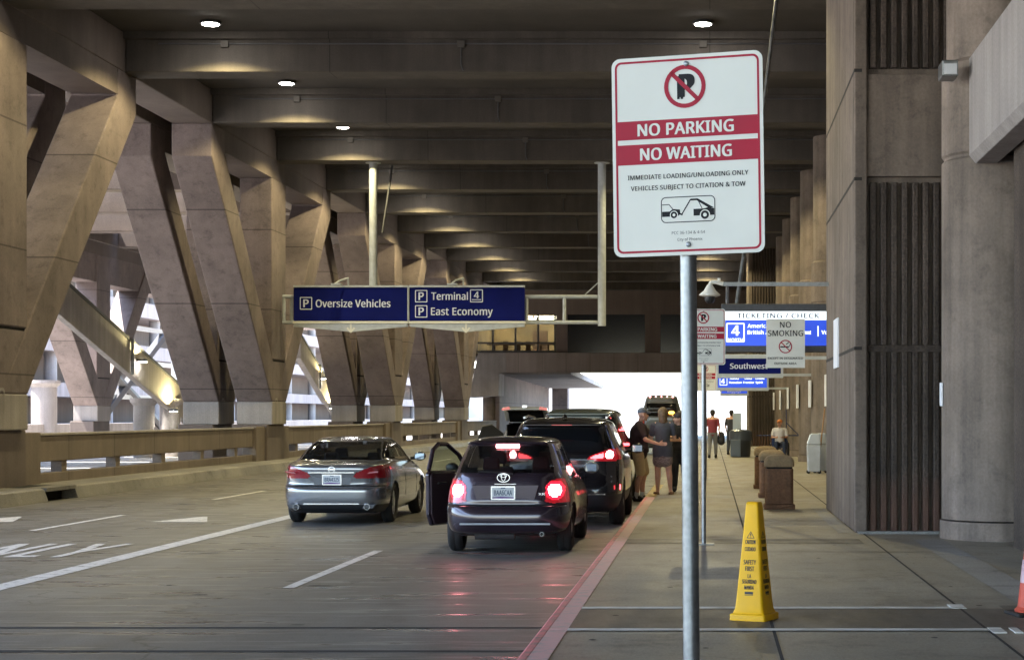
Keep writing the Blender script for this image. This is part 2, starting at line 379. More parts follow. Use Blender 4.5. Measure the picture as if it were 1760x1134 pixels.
j.build('expansion_joint', M['joint'], road, fix=False)
mk = MB()                                   # rubber scuffs and litter marks
for i in range(26):
    x = random.uniform(-12, -1.6); y = random.uniform(12.5, 24); w = random.uniform(.03,.25); h = random.uniform(.015,.05)
    mk.add([(x+w*math.cos(t)*random.uniform(.6,1), y+h*math.sin(t)*random.uniform(.6,1), .003) for t in [k*2*PI/7 for k in range(7)]], [tuple(range(7))])
mk.build('tar_spots', M['joint'], road, fix=False)
ap = MB().add([(-70,-300,-.006),(90,-300,-.006),(90,-28,-.006),(-70,-28,-.006)], [(0,1,2,3)]).build('road', M['dimground'], fix=False)  # unseen dark sheet added to cut ground bounce from behind the camera
tag(ap, 'unseen dark sheet added behind the camera to cut bounce light', 'road', kind='structure')
# pavement
pv = MB().box(-1.05, 9.5, -30, 230, -.02, SW).build('pavement', M['walk'])
tag(pv, 'worn concrete pavement along the terminal front', 'pavement', kind='structure')
b = MB(); sheet(b, -1.05, 2.4, 13.36, 14.76, SW+.004); sheet(b, 2.4, 9, 13.0, 15.0, SW+.004)
sheet(b, -1.05, 1.9, 22.2, 23.0, SW+.004)
b.build('dark_band', M['walkdark'], pv, fix=False)
b = MB()
for y in (13.3, 14.8): sheet(b, -1.05, 2.05, y-.07, y+.07, SW+.008)
b.box(2.06, 2.16, 13.1, 13.4, SW+.002, SW+.010); b.box(2.22, 2.28, 13.1, 13.4, SW+.002, SW+.010); b.box(1.98, 2.1, 14.75, 15.05, SW+.002, SW+.010)
b.build('joint_strip', M['metaljoint'], pv)
b = MB()
for x in (.47, 2.05): 
    y = -20
    while y < 120: sheet(b, x-.012, x+.012, y, y+7.5, SW+.0045); y += 7.53
for y in [13.36+1.4+k*6.1 for k in range(1, 14)]: sheet(b, -1.0, 3.0, y-.014, y+.014, SW+.0045)
b.build('pavement_joint', M['joint'], pv, fix=False)
b = MB(); sheet(b, 2.58, 2.95, -10, 22.9, SW+.006); sheet(b, 1.72, 1.93, 24.2, 31, SW+.006); sheet(b, -1.0, .4, 34.3, 35.4, SW+.006)
b.box(1.98, 3.1, 24.02, 24.2, SW, SW+.03)
b.build('pale_strip', M['walkpale'], pv)
for i in range(34):
    x = random.uniform(-.9, 2.4); y = random.uniform(12, 34); r_ = random.uniform(.012,.035)
    gs_ = MB().add([(x+r_*math.cos(t)*random.uniform(.7,1), y+r_*math.sin(t)*random.uniform(.7,1), SW+.0062) for t in [k*2*PI/8 for k in range(8)]], [tuple(range(8))])
    gs_.build('gum_spot', M['joint'], pv, fix=False)
# near kerb in cast lengths
kerb = thing('kerb', 'faded red painted kerb with a yellow section beside the pavement', 'kerb', (-1.2,0,0)); kerb['kind'] = 'structure'
prof = [(-1.31,-.02),(-1.31,.02),(-1.265,.13),(-1.245,.15),(-1.05,.15),(-1.05,-.02)]
y = -10.0
for k in range(30):
    L_ = 3.05 if k else 2.0
    y1 = y+L_
    mat = M['kerbred'] if y < 32 else M['kerbyel'] if y < 38 else M['kerbgrey']
    q = [(p[0], p[1]+(.006 if p[1] > .1 else 0)) for p in prof]
    MB().prism(q[:4]+[(-1.19,q[4][1]),(-1.19,-.02)], 'y', y+.012, y1-.012).build('kerb_face', mat, kerb, bevel=.006)
    MB().prism([(-1.1895,-.02),(-1.1895,q[4][1]-.001),(-1.05,q[4][1]-.001),(-1.05,-.02)], 'y', y+.012, y1-.012).build('kerb_top', M['kerbpink'] if mat is M['kerbred'] else mat, kerb)
    y = y1
MB().prism(prof[0:1]+prof[1:], 'y', y, 230).build('kerb_length', M['kerbgrey'], kerb)
# far kerb
lk = thing('kerb', 'tall grey kerb under the left parapet with a black drain inlet', 'kerb', (-13.5,0,0)); lk['kind'] = 'structure'
for a, c in ((-30,36.0),(37.7,60),(60.01,140)):
    MB().prism([(-14.6,-.02),(-14.6,.27),(-13.36,.27),(-13.28,.24),(-13.2,.01),(-13.2,-.02)], 'y', a, c).build('kerb_length', M['kerbgrey'], lk, bevel=.01)
d = MB(); d.box(-14.6,-13.55,36.0,37.7,-.02,.268); d.build('drain_throat', M['under'], lk)
MB().box(-13.7,-13.24,36.0,37.7,.2,.272).build('drain_lintel', M['kerbgrey'], lk)

# ------------------------------------------------------------------ concrete frame of the covered roadway
YB0, PER, BAY = 36.1, 22.59, 7.53
ZG, ZB, ZD = 9.32, 9.93, 10.87              # lower girder soffit, beam soffit, deck soffit
def trident(name, label, xr, yb, cat='column', w=1.15, group=None, lab=True):
    """V column with a vertical middle leg: road side face at xr"""
    x0, x1 = xr-w, xr
    t = thing(name, label, cat, ((x0+x1)/2, yb, 0), 0, group)
    MB().box(x0, x1, yb-.95, yb+.95, 1.42, 2.15).build('base', M['foot'], t, bevel=.03)  # same concrete as the legs, its lit look put into a paler colour
    MB().box(x0-.1, x1-.12, yb-1.15, yb+1.15, 0, 1.42).build('pedestal', M['conc'], t, bevel=.03)
    for s in (-1, 1):
        poly = [(yb+s*.95,2.15),(yb+s*7.95,9.0),(yb+s*7.95,ZB),(yb+s*6.6,ZB),(yb+s*6.6,9.28),(yb-s*.42,2.15)]
        MB().prism(poly, 'x', x0+.005+.002*s, x1-.005-.002*s).build('leg', M['column'], t, bevel=.035)
    MB().box(x0+.1, x1-.02, yb-.95, yb+.95, 3.5, ZG).build('leg', M['column'], t, bevel=.035)
    MB().box(x0+.1, x1-.05, yb-.9, yb+.9, 3.44, 3.5).build('bearing_pad', M['under'], t)
    MB().prism([(yb-1.5,2.16),(yb+1.5,2.16),(yb+2.6,3.44),(yb-2.6,3.44)] if False else [(yb-.9,2.15),(yb+.9,2.15),(yb+1.3,3.44),(yb-1.3,3.44)], 'x', x0+.02, x1-.02).build('web', M['column'], t)
    for a, c in ((yb-6.6, yb-.95),(yb+.95, yb+6.6)):
        MB().box(x0+.03, x1-.03, a, c, ZG, ZB).build('lower_girder', M['conc'], t)
    MB().box(x0+.03, x1-.03, yb-.95, yb+.95, ZG, ZB).build('lower_girder', M['conc'], t)
    if lab:
        m = MB(); loop(m, rrect(-.16,.16,-.32,.32,.1), rrect(-.10,.10,-.26,.26,.07), 0); loop(m, rrect(-.05,.05,-.18,.18,.04), rrect(-.02,.02,-.14,.14,.015), 0)
        MB().add([(x1+.004, yb-.45+p[0], 1.95+p[2]) for p in m.v], m.f).build('stencil_mark', M['foot'], t, fix=False)
    return t
nm = {-1:'out of view behind the left edge',0:'nearest, cut by the left edge of the photo',1:'second along the road, left of the blue overhead sign',2:'third along the road, behind the blue overhead sign',3:'fourth and farthest along the road, near the bridge'}
for k in range(0, 4):
    yb = YB0 + PER*k
    trident('branching_column', 'three-legged concrete roadside column, '+nm[k], -14.0, yb, group='branching columns along the left parapet')
    trident('branching_column', 'twin of the roadside column on its outer side, '+['nearest pair at the left edge','second pair left of the blue sign','third pair behind the blue sign','farthest pair near the bridge'][k], -15.72, yb, group='outer branching columns behind the parapet')
for k in range(0, 4):
    yb = YB0 + PER*k + 5.1
    trident('branching_column', 'sunlit pale branching column across the second roadway, '+ORD[k]+' from the left', -29.0, yb, group='branching columns across the second roadway', lab=False)
YE0, YE1 = -32.0, 134.0  # roof's rear end lies unseen, set to limit light from behind the camera
def girder(label, x0, x1):
    o = MB().box(x0, x1, YE0, YE1, ZB-.002, ZD).build('edge_girder', M['conc'], bevel=.03); return tag(o, label, 'girder')
girder('long concrete edge girder over the roadside columns', -15.15, -14.0)
girder('long concrete edge girder over the outer twin columns', -16.87, -15.72)
girder('long concrete girder over the columns across the second roadway', -30.15, -29.0)
o = MB().box(-30.1, -29.05, 40, YE1, 8.0, ZB-.004).build('deep_girder', M['column'], bevel=.03); tag(o, 'deep concrete girder spanning the far columns beyond the second roadway', 'girder')
nb = 0
for k in range(-9, 12):
    yc = YB0+BAY*k
    t = thing('ceiling_beam', 'concrete ceiling beam over the camera, '+ORD[k+9]+' from behind' if k < 0 else 'concrete ceiling beam over the roadway, '+ORD[min(k,13)]+' from the top edge of the photo', 'beam', (-5, yc, ZB), 0, 'cross beams under the deck')
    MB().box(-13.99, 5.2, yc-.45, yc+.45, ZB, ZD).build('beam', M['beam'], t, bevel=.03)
    MB().box(-13.99, 5.2, yc-.60, yc-.451, ZD-.17, ZD).build('ledge', M['beam'], t)
    if -1 <= k < 9:
        MB().tube((-13.2,yc-.47,ZD-.27),(4.2,yc-.47,ZD-.27),.018,.018,6).build('conduit', M['dgrey'], t)
        for xx in (-11.6,-5.95,-.16):
            MB().box(xx-.09,xx+.09,yc-.53,yc-.452,ZD-.36,ZD-.2).build('junction_box', M['deckbox'], t, bevel=.008)
        MB().path([(-5.95,yc-.475,ZD-.36),(-5.95,yc-.475,ZB+.16),(-5.9,yc-.475,ZB+.02)], .016, 6).build('drop_conduit', M['dgrey'], t)
    if k >= 0:
        t2 = thing('ceiling_beam', 'pale ceiling beam over the second roadway on the left, '+ORD[min(k,13)]+' from the left edge', 'beam', (-23, yc, ZB), 0, 'cross beams over the second roadway')
        MB().box(-28.99, -16.88, yc-.45, yc+.45, ZB, ZD).build('beam', M['conc'], t2, bevel=.03)
dk = thing('deck', 'dark concrete deck slab roofing the roadway', 'deck', (0,0,ZD))
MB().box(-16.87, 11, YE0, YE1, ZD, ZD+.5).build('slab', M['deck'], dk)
for k in range(-1, 12):
    yc = YB0+BAY*k
    MB().box(-30.2, -16.871, yc-.45, yc+BAY-.95, ZD+.004, ZD+.5).build('slab', M['conc'], dk)
    MB().box(-21, -16.871, yc+BAY-.949, yc+BAY-.451, ZD+.006, ZD+.5).build('slab', M['conc'], dk)  # strips added to close the slots here, keeping sun patches off the road
# parapet with slot
pp = thing('parapet', 'brown concrete parapet with a slotted gap along the left kerb', 'wall', (-14.4,0,0))
def pier(yb): return (yb-2.2, yb+2.2)
edges = [-30.0]
for k in range(0, 4): edges += list(pier(YB0+PER*k))
edges.append(121.0)
for i in range(0, len(edges), 2):
    a, c = edges[i], edges[i+1]
    MB().box(-14.62,-14.32,a,c,.72,1.28).build('upper_panel', M['parapet'], pp, bevel=.02)
    MB().box(-14.62,-14.32,a,c,.25,.48).build('lower_panel', M['parapet'], pp, bevel=.02)
    n = max(1, int((c-a)/3.1))
    for q in range(n):
        y = a+(q+.5)*(c-a)/n; MB().box(-14.6,-14.36,y-.16,y+.16,.48,.72).build('slot_block', M['parapet'], pp)
    MB().box(-14.66,-14.28,a,c,1.28,1.335).build('coping', M['foot'], pp, bevel=.015)
for k in range(0, 4):
    a, c = pier(YB0+PER*k); MB().box(-14.66,-14.2,a+.003,c-.003,.25,1.36).build('pier', M['parapet'], pp, bevel=.025)
# second roadway floor and its outside wall
sr = MB().add([(-28,-30,-.012),(-14.62,-30,-.012),(-14.62,140,-.012),(-28,140,-.012)], [(0,1,2,3)]).build('road', M['ground'], fix=False)
sr.data.materials[0] = plain('bounce_pale_roadway', (.52,.50,.47), .8, noise=.15, nscale=.5)  # colour raised above the ground's to bounce more light under the decks
tag(sr, 'paved second roadway left of the columns, coloured pale to bounce light', 'road', kind='structure')

# ------------------------------------------------------------------ ceiling lamps
def lamp_fix(x, y, label, energy):
    t = thing('ceiling_lamp', label, 'lamp', (x, y, ZD), 0, 'round ceiling lamps')
    MB().lathe([(0,0),(.2,0),(.24,-.02),(.25,-.07),(.22,-.075),(0,-.06)], (x,y,ZD), 20).build('housing', M['dgrey'], t, smooth='auto')
    MB().lathe([(0,-.105),(.10,-.10),(.18,-.09),(.2,-.065)], (x,y,ZD), 20).build('lens', M['lamp'], t, smooth=True)
    l = bpy.data.lights.new('lamp_bulb', 'SPOT'); l.energy = energy; l.color = (1,.84,.42); l.spot_size = R(139); l.spot_blend = .3; l.shadow_soft_size = .08
    o = bpy.data.objects.new('lamp_bulb', l); COL.objects.link(o); o.parent = t; o.location = (0,0,-.215)
LAMP_E = 118
for k in range(0, 11):
    y = YB0+BAY*k-1.72
    lamp_fix(-11.6, y, 'round lit ceiling lamp in the left row, '+ORD[k]+' from the camera', LAMP_E)
    lamp_fix(-.16, y, 'round lit ceiling lamp in the row over the kerb, '+ORD[k]+' from the camera', LAMP_E)

# ------------------------------------------------------------------ right side: ribbed pillars, round columns
def ribbed_pillar(y0, label):
    t = thing('ribbed_pillar', label, 'pillar', (3.2, y0, SW), 0, 'ribbed pillars along the terminal')
    xl, xr, y1 = 1.95, 4.6, y0+5.9
    m = MB(); m.box(xl, xr, y0+.16, y1, SW, ZD-.003); m.box(xr-.3, xr, y0, y0+.16, SW, ZD-.003)
    MB().box(xl, xl+.17, y0, y0+.159, SW, ZD-.003).build('corner_strip', M['pillar'], t, bevel=.02); m.build('core', M['pillar'], t, bevel=.025)
    MB().box(xl+.17, xr-.3, y0+.05, y0+.16, 4.95, 6.33).build('smooth_panel', M['pillar'], t, bevel=.01)
    MB().box(xl+.17, xr-.3, y0+.08, y0+.16, 2.58, 2.68).build('ledge', M['rib'], t, bevel=.01)
    for a, c in ((SW+.02, 2.58),(2.68, 4.87),(6.42, ZD-.01)):
        m = MB(); x = xl+.19; w = .142
        while x+w < xr-.3:
            m.prism([(x+.018,y0+.16),(x+.03,y0+.062),(x+.045,y0+.05),(x+w-.045,y0+.05),(x+w-.03,y0+.062),(x+w-.018,y0+.16)], 'z', a, c); x += w
        m.build('ribbed_panel', M['ribstain'] if a < 1 else M['rib'], t)
    g = MB()
    for z in (2.63, 4.91, 6.37): g.box(xl-.004, xl+.1, y0-.004, y1-.05, z-.022, z+.022)
    g.build('panel_joint', M['joint'], t)
    return t
rp = ribbed_pillar(24.3, 'near ribbed concrete pillar filling the right of the photo')
ribbed_pillar(90.2, 'far ribbed concrete pillar at the end of the pavement')
def round_column(y, label, r=.78, group='round columns along the terminal'):
    t = thing('round_column', label, 'column', (3.0+r, y, SW), 0, group)
    MB().lathe([(0,SW),(r+.025,SW),(r+.025,SW+.2),(r+.02,SW+.23),(0,SW+.23)], (3.0+r,y,0), 56).build('plinth', M['round'], t, smooth='auto')
    MB().lathe([(0,SW+.25),(r,SW+.25),(r,4.97),(r-.03,5.0),(r-.03,5.03),(r,5.06),(r,6.2),(r-.06,6.26),(r-.06,ZB),(0,ZB)], (3.0+r,y,0), 56).build('shaft', M['round'], t, smooth='auto')
    return t
for k in range(0, 12):
    y = 23.3+BAY*k
    if k in (1,): continue
    round_column(y, 'round concrete column standing nearest the camera at the right edge' if k == 0 else 'round concrete column in the row beyond the ribbed pillar, '+ORD[k-2]+' in the row')
# posters on the columns
for k in range(2, 11):
    y = 23.3+BAY*k
    o = MB().box(2.93, 2.99, y-.28, y+.28, 1.95, 2.75).build('poster', M['poster'], bevel=.004)
    tag(o, 'narrow white poster on the row of round columns, '+ORD[k-2]+' one in the row', 'poster', 'white posters on the round columns')
o = MB().box(1.925, 1.948, 27.2, 28.1, 2.45, 3.2).build('notice', M['poster']); tag(o, 'white paper notice on the left face of the ribbed pillar', 'notice')
o = MB().box(2.984, 2.998, 23.18, 23.42, 1.85, 2.15).build('notice', M['poster']); tag(o, 'small white sticker on the near round column', 'notice')
t = thing('wall_light', 'small grey box light high on the near round column', 'light', (2.98,22.6,6.0))
MB().box(2.88,3.08,22.35,22.75,5.93,6.13).build('housing', M['galv'], t, bevel=.015); MB().box(2.9,3.06,22.33,22.352,5.95,6.08).build('lens', M['clear'], t)
# walkway beam toward the camera
t = thing('overhead_walkway', 'pale concrete walkway parapet running from the near round column toward the camera', 'walkway', (4,10,4.9))
MB().prism([(3.25,6.2),(3.25,4.98),(3.33,4.88),(3.6,4.88),(3.6,6.2)], 'y', -6, 22.6).build('parapet', M['foot'], t, bevel=.01)
MB().box(3.602, 9.0, -6, 22.6, 5.15, 5.45).build('floor', M['deck'], t)
# terminal front
tw = thing('terminal_building', 'dark glazed terminal front behind the round columns', 'building', (7.5,60,0))
MB().box(7.0, 10, -45, 134, SW, ZD).build('wall', M['pillar'], tw)
MB().box(3.64, 6.99, -45, 21.6, SW, 5.14).build('wall', M['rib'], tw)  # mostly unseen block added to keep light off the near round column
for k in range(0, 14):
    y = 19+BAY*k
    f = MB().box(6.95, 7.0, y+.4, y+BAY-.4, .5, 3.6).build('window', M['darkwin'], tw)

# ------------------------------------------------------------------ bridge at the far end
YR = 122.0; s_ = YR/F
def bx(px): return (px-1220)*s_
def bz(py): return 1.74-(py-712)*s_
br = thing('pedestrian_bridge', 'concrete bridge with lit windows crossing over the far end of the road', 'bridge', (-6,YR,0))
MB().box(bx(870), 11, YR, YR+1, bz(640), bz(606)).build('girder_wall', concrete('bridge_panel_concrete', (.34,.285,.26), var=.12, streak=.15, joints=('X', 1.62, .012)), br, bevel=.02)
MB().prism([(bx(822),bz(606)),(bx(869.9),bz(606)),(bx(869.9),bz(640)),(bx(858),bz(642)),(bx(857),bz(680)),(bx(806),bz(683))], 'y', YR-.02, YR+3).build('end_block', M['foot'], br, bevel=.03)
MB().box(bx(780), 11, YR+.3, YR+1.5, bz(540), ZD-.01).build('fascia', M['fascia'], br)
MB().box(bx(780), 11, YR+.1, YR+14, bz(606)-.25, bz(606)-.02).build('floor', M['deck'], br)
MB().box(bx(955), 11, YR+.35, YR+.6, bz(606), bz(540)).build('dark_window', M['darkwin'], br)
for a, c in ((1108,1135),(955,975)): MB().box(bx(a), bx(c), YR+.3, YR+.349, bz(606), bz(540)).build('wall_panel', M['fascia'], br)
MB().box(bx(818), bx(955), YR+.38, YR+.42, bz(603), bz(540)).build('window', M['window'], br)
m = MB()
for px in (818, 846, 885, 924, 953): m.box(bx(px)-.06, bx(px)+.06, YR+.3, YR+.44, bz(603), bz(540))
m.box(bx(818), bx(955), YR+.3, YR+.44, bz(589)-.06, bz(589)+.06); m.box(bx(815), bx(955), YR+.2, YR+.5, bz(606), bz(602)); m.build('mullions', M['dgrey'], br)
M['roomwall'] = plain('cream_room_wall', (.34,.25,.13), .7, noise=.5, nscale=.7); M['fluo'] = plain('fluorescent_panel', (1,1,1), .5, emit=(1,.95,.75), es=3)
m = MB(); m.box(bx(815), bx(965), YR+12, YR+12.2, bz(606), bz(530)); m.box(bx(815), bx(965), YR+.5, YR+12, bz(532), bz(530)); m.box(bx(962), bx(965), YR+.7, YR+12, bz(606), bz(530)); m.box(bx(812), bx(815), YR+.5, YR+12, bz(606), bz(530)); m.build('room', M['roomwall'], br)
for yy in (2, 4.5, 7.5, 10.5):
    for px in (838, 880, 915, 945): MB().box(bx(px)-.6, bx(px)+.6, YR+yy, YR+yy+.35, bz(533)-.05, bz(533)).build('fluorescent_light', M['fluo'], br)
M['furn'] = plain('brown_furniture', (.12,.07,.04), .6)
for px in (840, 862, 880, 900, 935): 
    m = MB(); m.box(bx(px)-.5, bx(px)+.5, YR+3, YR+3.7, bz(606)+.65, bz(606)+.72); m.box(bx(px)-.06, bx(px)+.06, YR+3.3, YR+3.4, bz(606), bz(606)+.65)
    m.build('table', M['furn'], br)
    MB().box(bx(px)+.6, bx(px)+.95, YR+3.2, YR+3.3, bz(606), bz(606)+.9).build('chair', M['furn'], br)
m = MB(); m.box(bx(893), bx(920), YR+9, YR+9.5, bz(606), bz(606)+1.9)
m.build('cupboard', M['furn'], br)
MB().lathe([(0,0),(.5,0),(.5,bz(682)),(0,bz(682))], (bx(838),YR+1.4,0), 24).build('pier', M['round'], br, smooth='auto')
o = MB().prism([(YR+1.1,0),(YR+39,0),(YR+39,4.05),(YR+1.1,4.5)], 'x', -15.0, -14.35).build('retaining_wall', M['column']); tag(o, 'brown retaining wall receding under the bridge', 'wall')
MB().prism([(YR+1.1,4.5),(YR+39,4.05),(YR+39,4.4),(YR+1.1,4.9)], 'x', -20, -9.5).build('soffit', M['foot'], br)
o = MB().box(-14.1,-12.7,161,163,0,4.2).build('pier', M['column'], bevel=.03); tag(o, 'brown square pier in the bright opening under the bridge', 'pier')
o = MB().box(-60,40,330,360,-.03,7).build('building', plain('pale_stucco', (.7,.68,.65), .8)); tag(o, 'pale distant building in the glare beyond the bridge', 'building')

# ------------------------------------------------------------------ things beyond the left columns
def stairwall(y0, z0, y1, z1, x, h, label):
    t = thing('stair_parapet', label, 'stair', (x, y0, 0))
    MB().prism([(y0,z0-h),(y1,z1-h),(y1,z1),(y0,z0)], 'x', x-.25, x).build('side_wall', M['foot'], t, bevel=.02)
    MB().prism([(y0,z0-h+.75),(y1,z1-h+.75),(y1,z1-h+.95),(y0,z0-h+.95)], 'x', x-.8, x-.251).build('flight', M['foot'], t)
    MB().prism([(y0,z0+.002),(y1,z1+.002),(y1,z1+.1),(y0,z0+.1)], 'x', x-.3, x+.05).build('handrail', M['dgrey'], t)
    q = MB().tube((x+.08, (y0+y1)/2, (z0+z1)/2-h), (x+.08, (y0+y1)/2, (z0+z1)/2+.1), .06).build('drain_pipe', M['galv'], t)
    for f_, dz in ((.55,-.55),(.80,-1.45)):
        yy = y0+(y1-y0)*f_; zz = z0+(z1-z0)*f_+dz
        lt = thing('stair_lamp', 'small lit yellow lamp on the '+label.split(',')[0]+(', upper one' if f_ < .6 else ', lower one'), 'lamp', (x+.3, yy, zz))
        MB().box(x+.01, x+.35, yy-.12, yy+.12, zz+.02, zz+.12).build('housing', M['dgrey'], lt); MB().box(x+.08, x+.34, yy-.1, yy+.1, zz-.01, zz+.018).build('lens', M['lamp'], lt)
        l = bpy.data.lights.new('lamp_bulb', 'SPOT'); l.energy = 60; l.color = (1,.85,.4); l.spot_size = R(160); l.shadow_soft_size = .1
        lo = bpy.data.objects.new('lamp_bulb', l); COL.objects.link(lo); lo.parent = lt; lo.location = (.05,-.1,.3); lo.rotation_euler = (R(180),0,0)
    return t
stairwall(60.5, 6.5, 76.5, 2.5, -22, 1.25, 'sloping stair wall beyond the near columns, running down to the right')
stairwall(97, 6.0, 106, 2.9, -22, 1.25, 'second sloping stair wall farther off, left of the silver sedan')
for i, (x, y) in enumerate(((-22.9,73),(-22.3,74.5),(-33.4,90.5),(-36,86))):
    o = MB().lathe([(0,-.02),(.42,-.02),(.42,2.1),(.55,2.25),(.55,2.4),(0,2.4)] if i < 2 else [(0,-.02),(.62,-.02),(.62,3.1),(.8,3.3),(.8,3.45),(0,3.45)], (x,y,0), 28).build('round_column', M['foot'], smooth='auto')
    tag(o, ['squat round pale column under the stair wall, left one','squat round pale column under the stair wall, right one','tall white round column far left beyond the parapet','farther white round column beyond the parapet'][i], 'column', 'round columns beyond the second roadway')
gb = thing('parking_garage', 'pink concrete garage with dark openings beyond the second roadway', 'building', (-52,90,0))
M['pinkc'] = concrete('pink_garage_concrete', (.36,.30,.28), var=.12)  # pink is the concrete's own colour
for z0_, z1_ in ((0,1.1),(3.0,4.0),(6.2,7.3),(9.6,10.8),(13.0,14.2)): MB().box(-62,-46,50,340,z0_,z1_).build('storey_band', M['pinkc'], gb)
MB().box(-62,-50,50,340,0,14).build('core', M['fascia'], gb)
for q in range(24): MB().tube((-46.8,56+12*q,0),(-46.8,56+12*q,13.2),.45,.45,16).build('round_post', M['foot'], gb, smooth='auto')
o = MB().box(-33.6,-33.2,70,260,.0,1.25).build('low_wall', M['foot']); tag(o, 'low pale wall beyond the second roadway', 'wall')
fr = thing('steel_frame', 'dark steel post and diagonal braces seen through the gap beside the stair wall', 'frame', (-33,96,0))
MB().box(-33.4,-32.8,95.5,96.1,0,8).build('post', M['gpaint'], fr); MB().box(-33.3,-32.9,111.5,111.9,0,8).build('post', M['gpaint'], fr)
MB().tube((-33.1,96,.6),(-33.1,111.7,7.6),.3,.3,6).build('brace', M['dgrey'], fr); MB().tube((-33.1,110,.6),(-33.1,96.5,5.2),.25,.25,6).build('brace', M['dgrey'], fr)
for k in range(3): MB().box(-33.2,-33.0,96.1,111.5,2.6+2*k,2.85+2*k).build('rail', M['gpaint'], fr)
sg = MB().box(-31.6,-31.55,72,73,.9,1.5); o = sg.build('notice', M['poster']); tag(o, 'small white notice far left beyond the columns', 'notice')

# ------------------------------------------------------------------ world, sun
w = bpy.data.worlds.new('World'); scene.world = w; w.use_nodes = True
nt = w.node_tree; bg = nt.nodes['Background']; sky = nt.nodes.new('ShaderNodeTexSky'); sky.sky_type = 'NISHITA'; sky.sun_disc = False
SEL, SAZ = R(65), R(258)     # sun elevation, azimuth clockwise from +y
sky.sun_elevation = SEL; sky.sun_rotation = SAZ; nt.links.new(sky.outputs[0], bg.inputs[0]); bg.inputs[1].default_value = .13
sl = bpy.data.lights.new('sun', 'SUN'); sl.energy = 4; sl.angle = R(.5); sl.color = (1,.95,.86)
so = bpy.data.objects.new('sun', sl); COL.objects.link(so)
dirv = Vector((math.cos(SEL)*math.sin(SAZ), math.cos(SEL)*math.cos(SAZ), math.sin(SEL)))
so.rotation_euler = dirv.to_track_quat('Z', 'Y').to_euler(); so.location = (-20,20,40)
vsn = scene.view_settings; vsn.view_transform = 'Standard'; vsn.look = 'None'; vsn.gamma = 1; vsn.exposure = 3.27
scene.cycles.use_denoising = True
scene.cycles.max_bounces = 8; scene.cycles.diffuse_bounces = 5

# ------------------------------------------------------------------ signs
def tow_pictogram(m, cx, cz, s, y):
    """tow truck lifting a car, in a rounded frame; s = frame width"""
    h = s*.46
    o = rrect(cx-s/2, cx+s/2, cz-h/2, cz+h/2, s*.09); i = rrect(cx-s/2+s*.016, cx+s/2-s*.016, cz-h/2+s*.016, cz+h/2-s*.016, s*.075); loop(m, o, i, y)
    X = lambda u: cx-s/2+u*s
    Z = lambda v: cz+h/2-v*h
    def P(*p): flat(m, [(X(a), Z(b)) for a, b in p], y)
    P((.02,.56),(.02,.76),(.30,.76),(.36,.68),(.35,.50),(.22,.47),(.16,.56))
    bar(m, X(.02), Z(.30), X(.15), Z(.29), s*.014, y); bar(m, X(.15), Z(.29), X(.22), Z(.48), s*.014, y)
    P((.60,.50),(.60,.76),(.98,.76),(.98,.50),(.86,.46),(.78,.50))
    P((.55,.10),(.68,.10),(.98,.48),(.88,.48),(.66,.17),(.55,.17))
    bar(m, X(.38), Z(.70), X(.55), Z(.12), s*.02, y); bar(m, X(.68), Z(.14), X(.76), Z(.5), s*.014, y); bar(m, X(.34), Z(.66), X(.40), Z(.7), s*.03, y)
    return (X(.24), Z(.70), s*.06), (X(.81), Z(.74), s*.075)
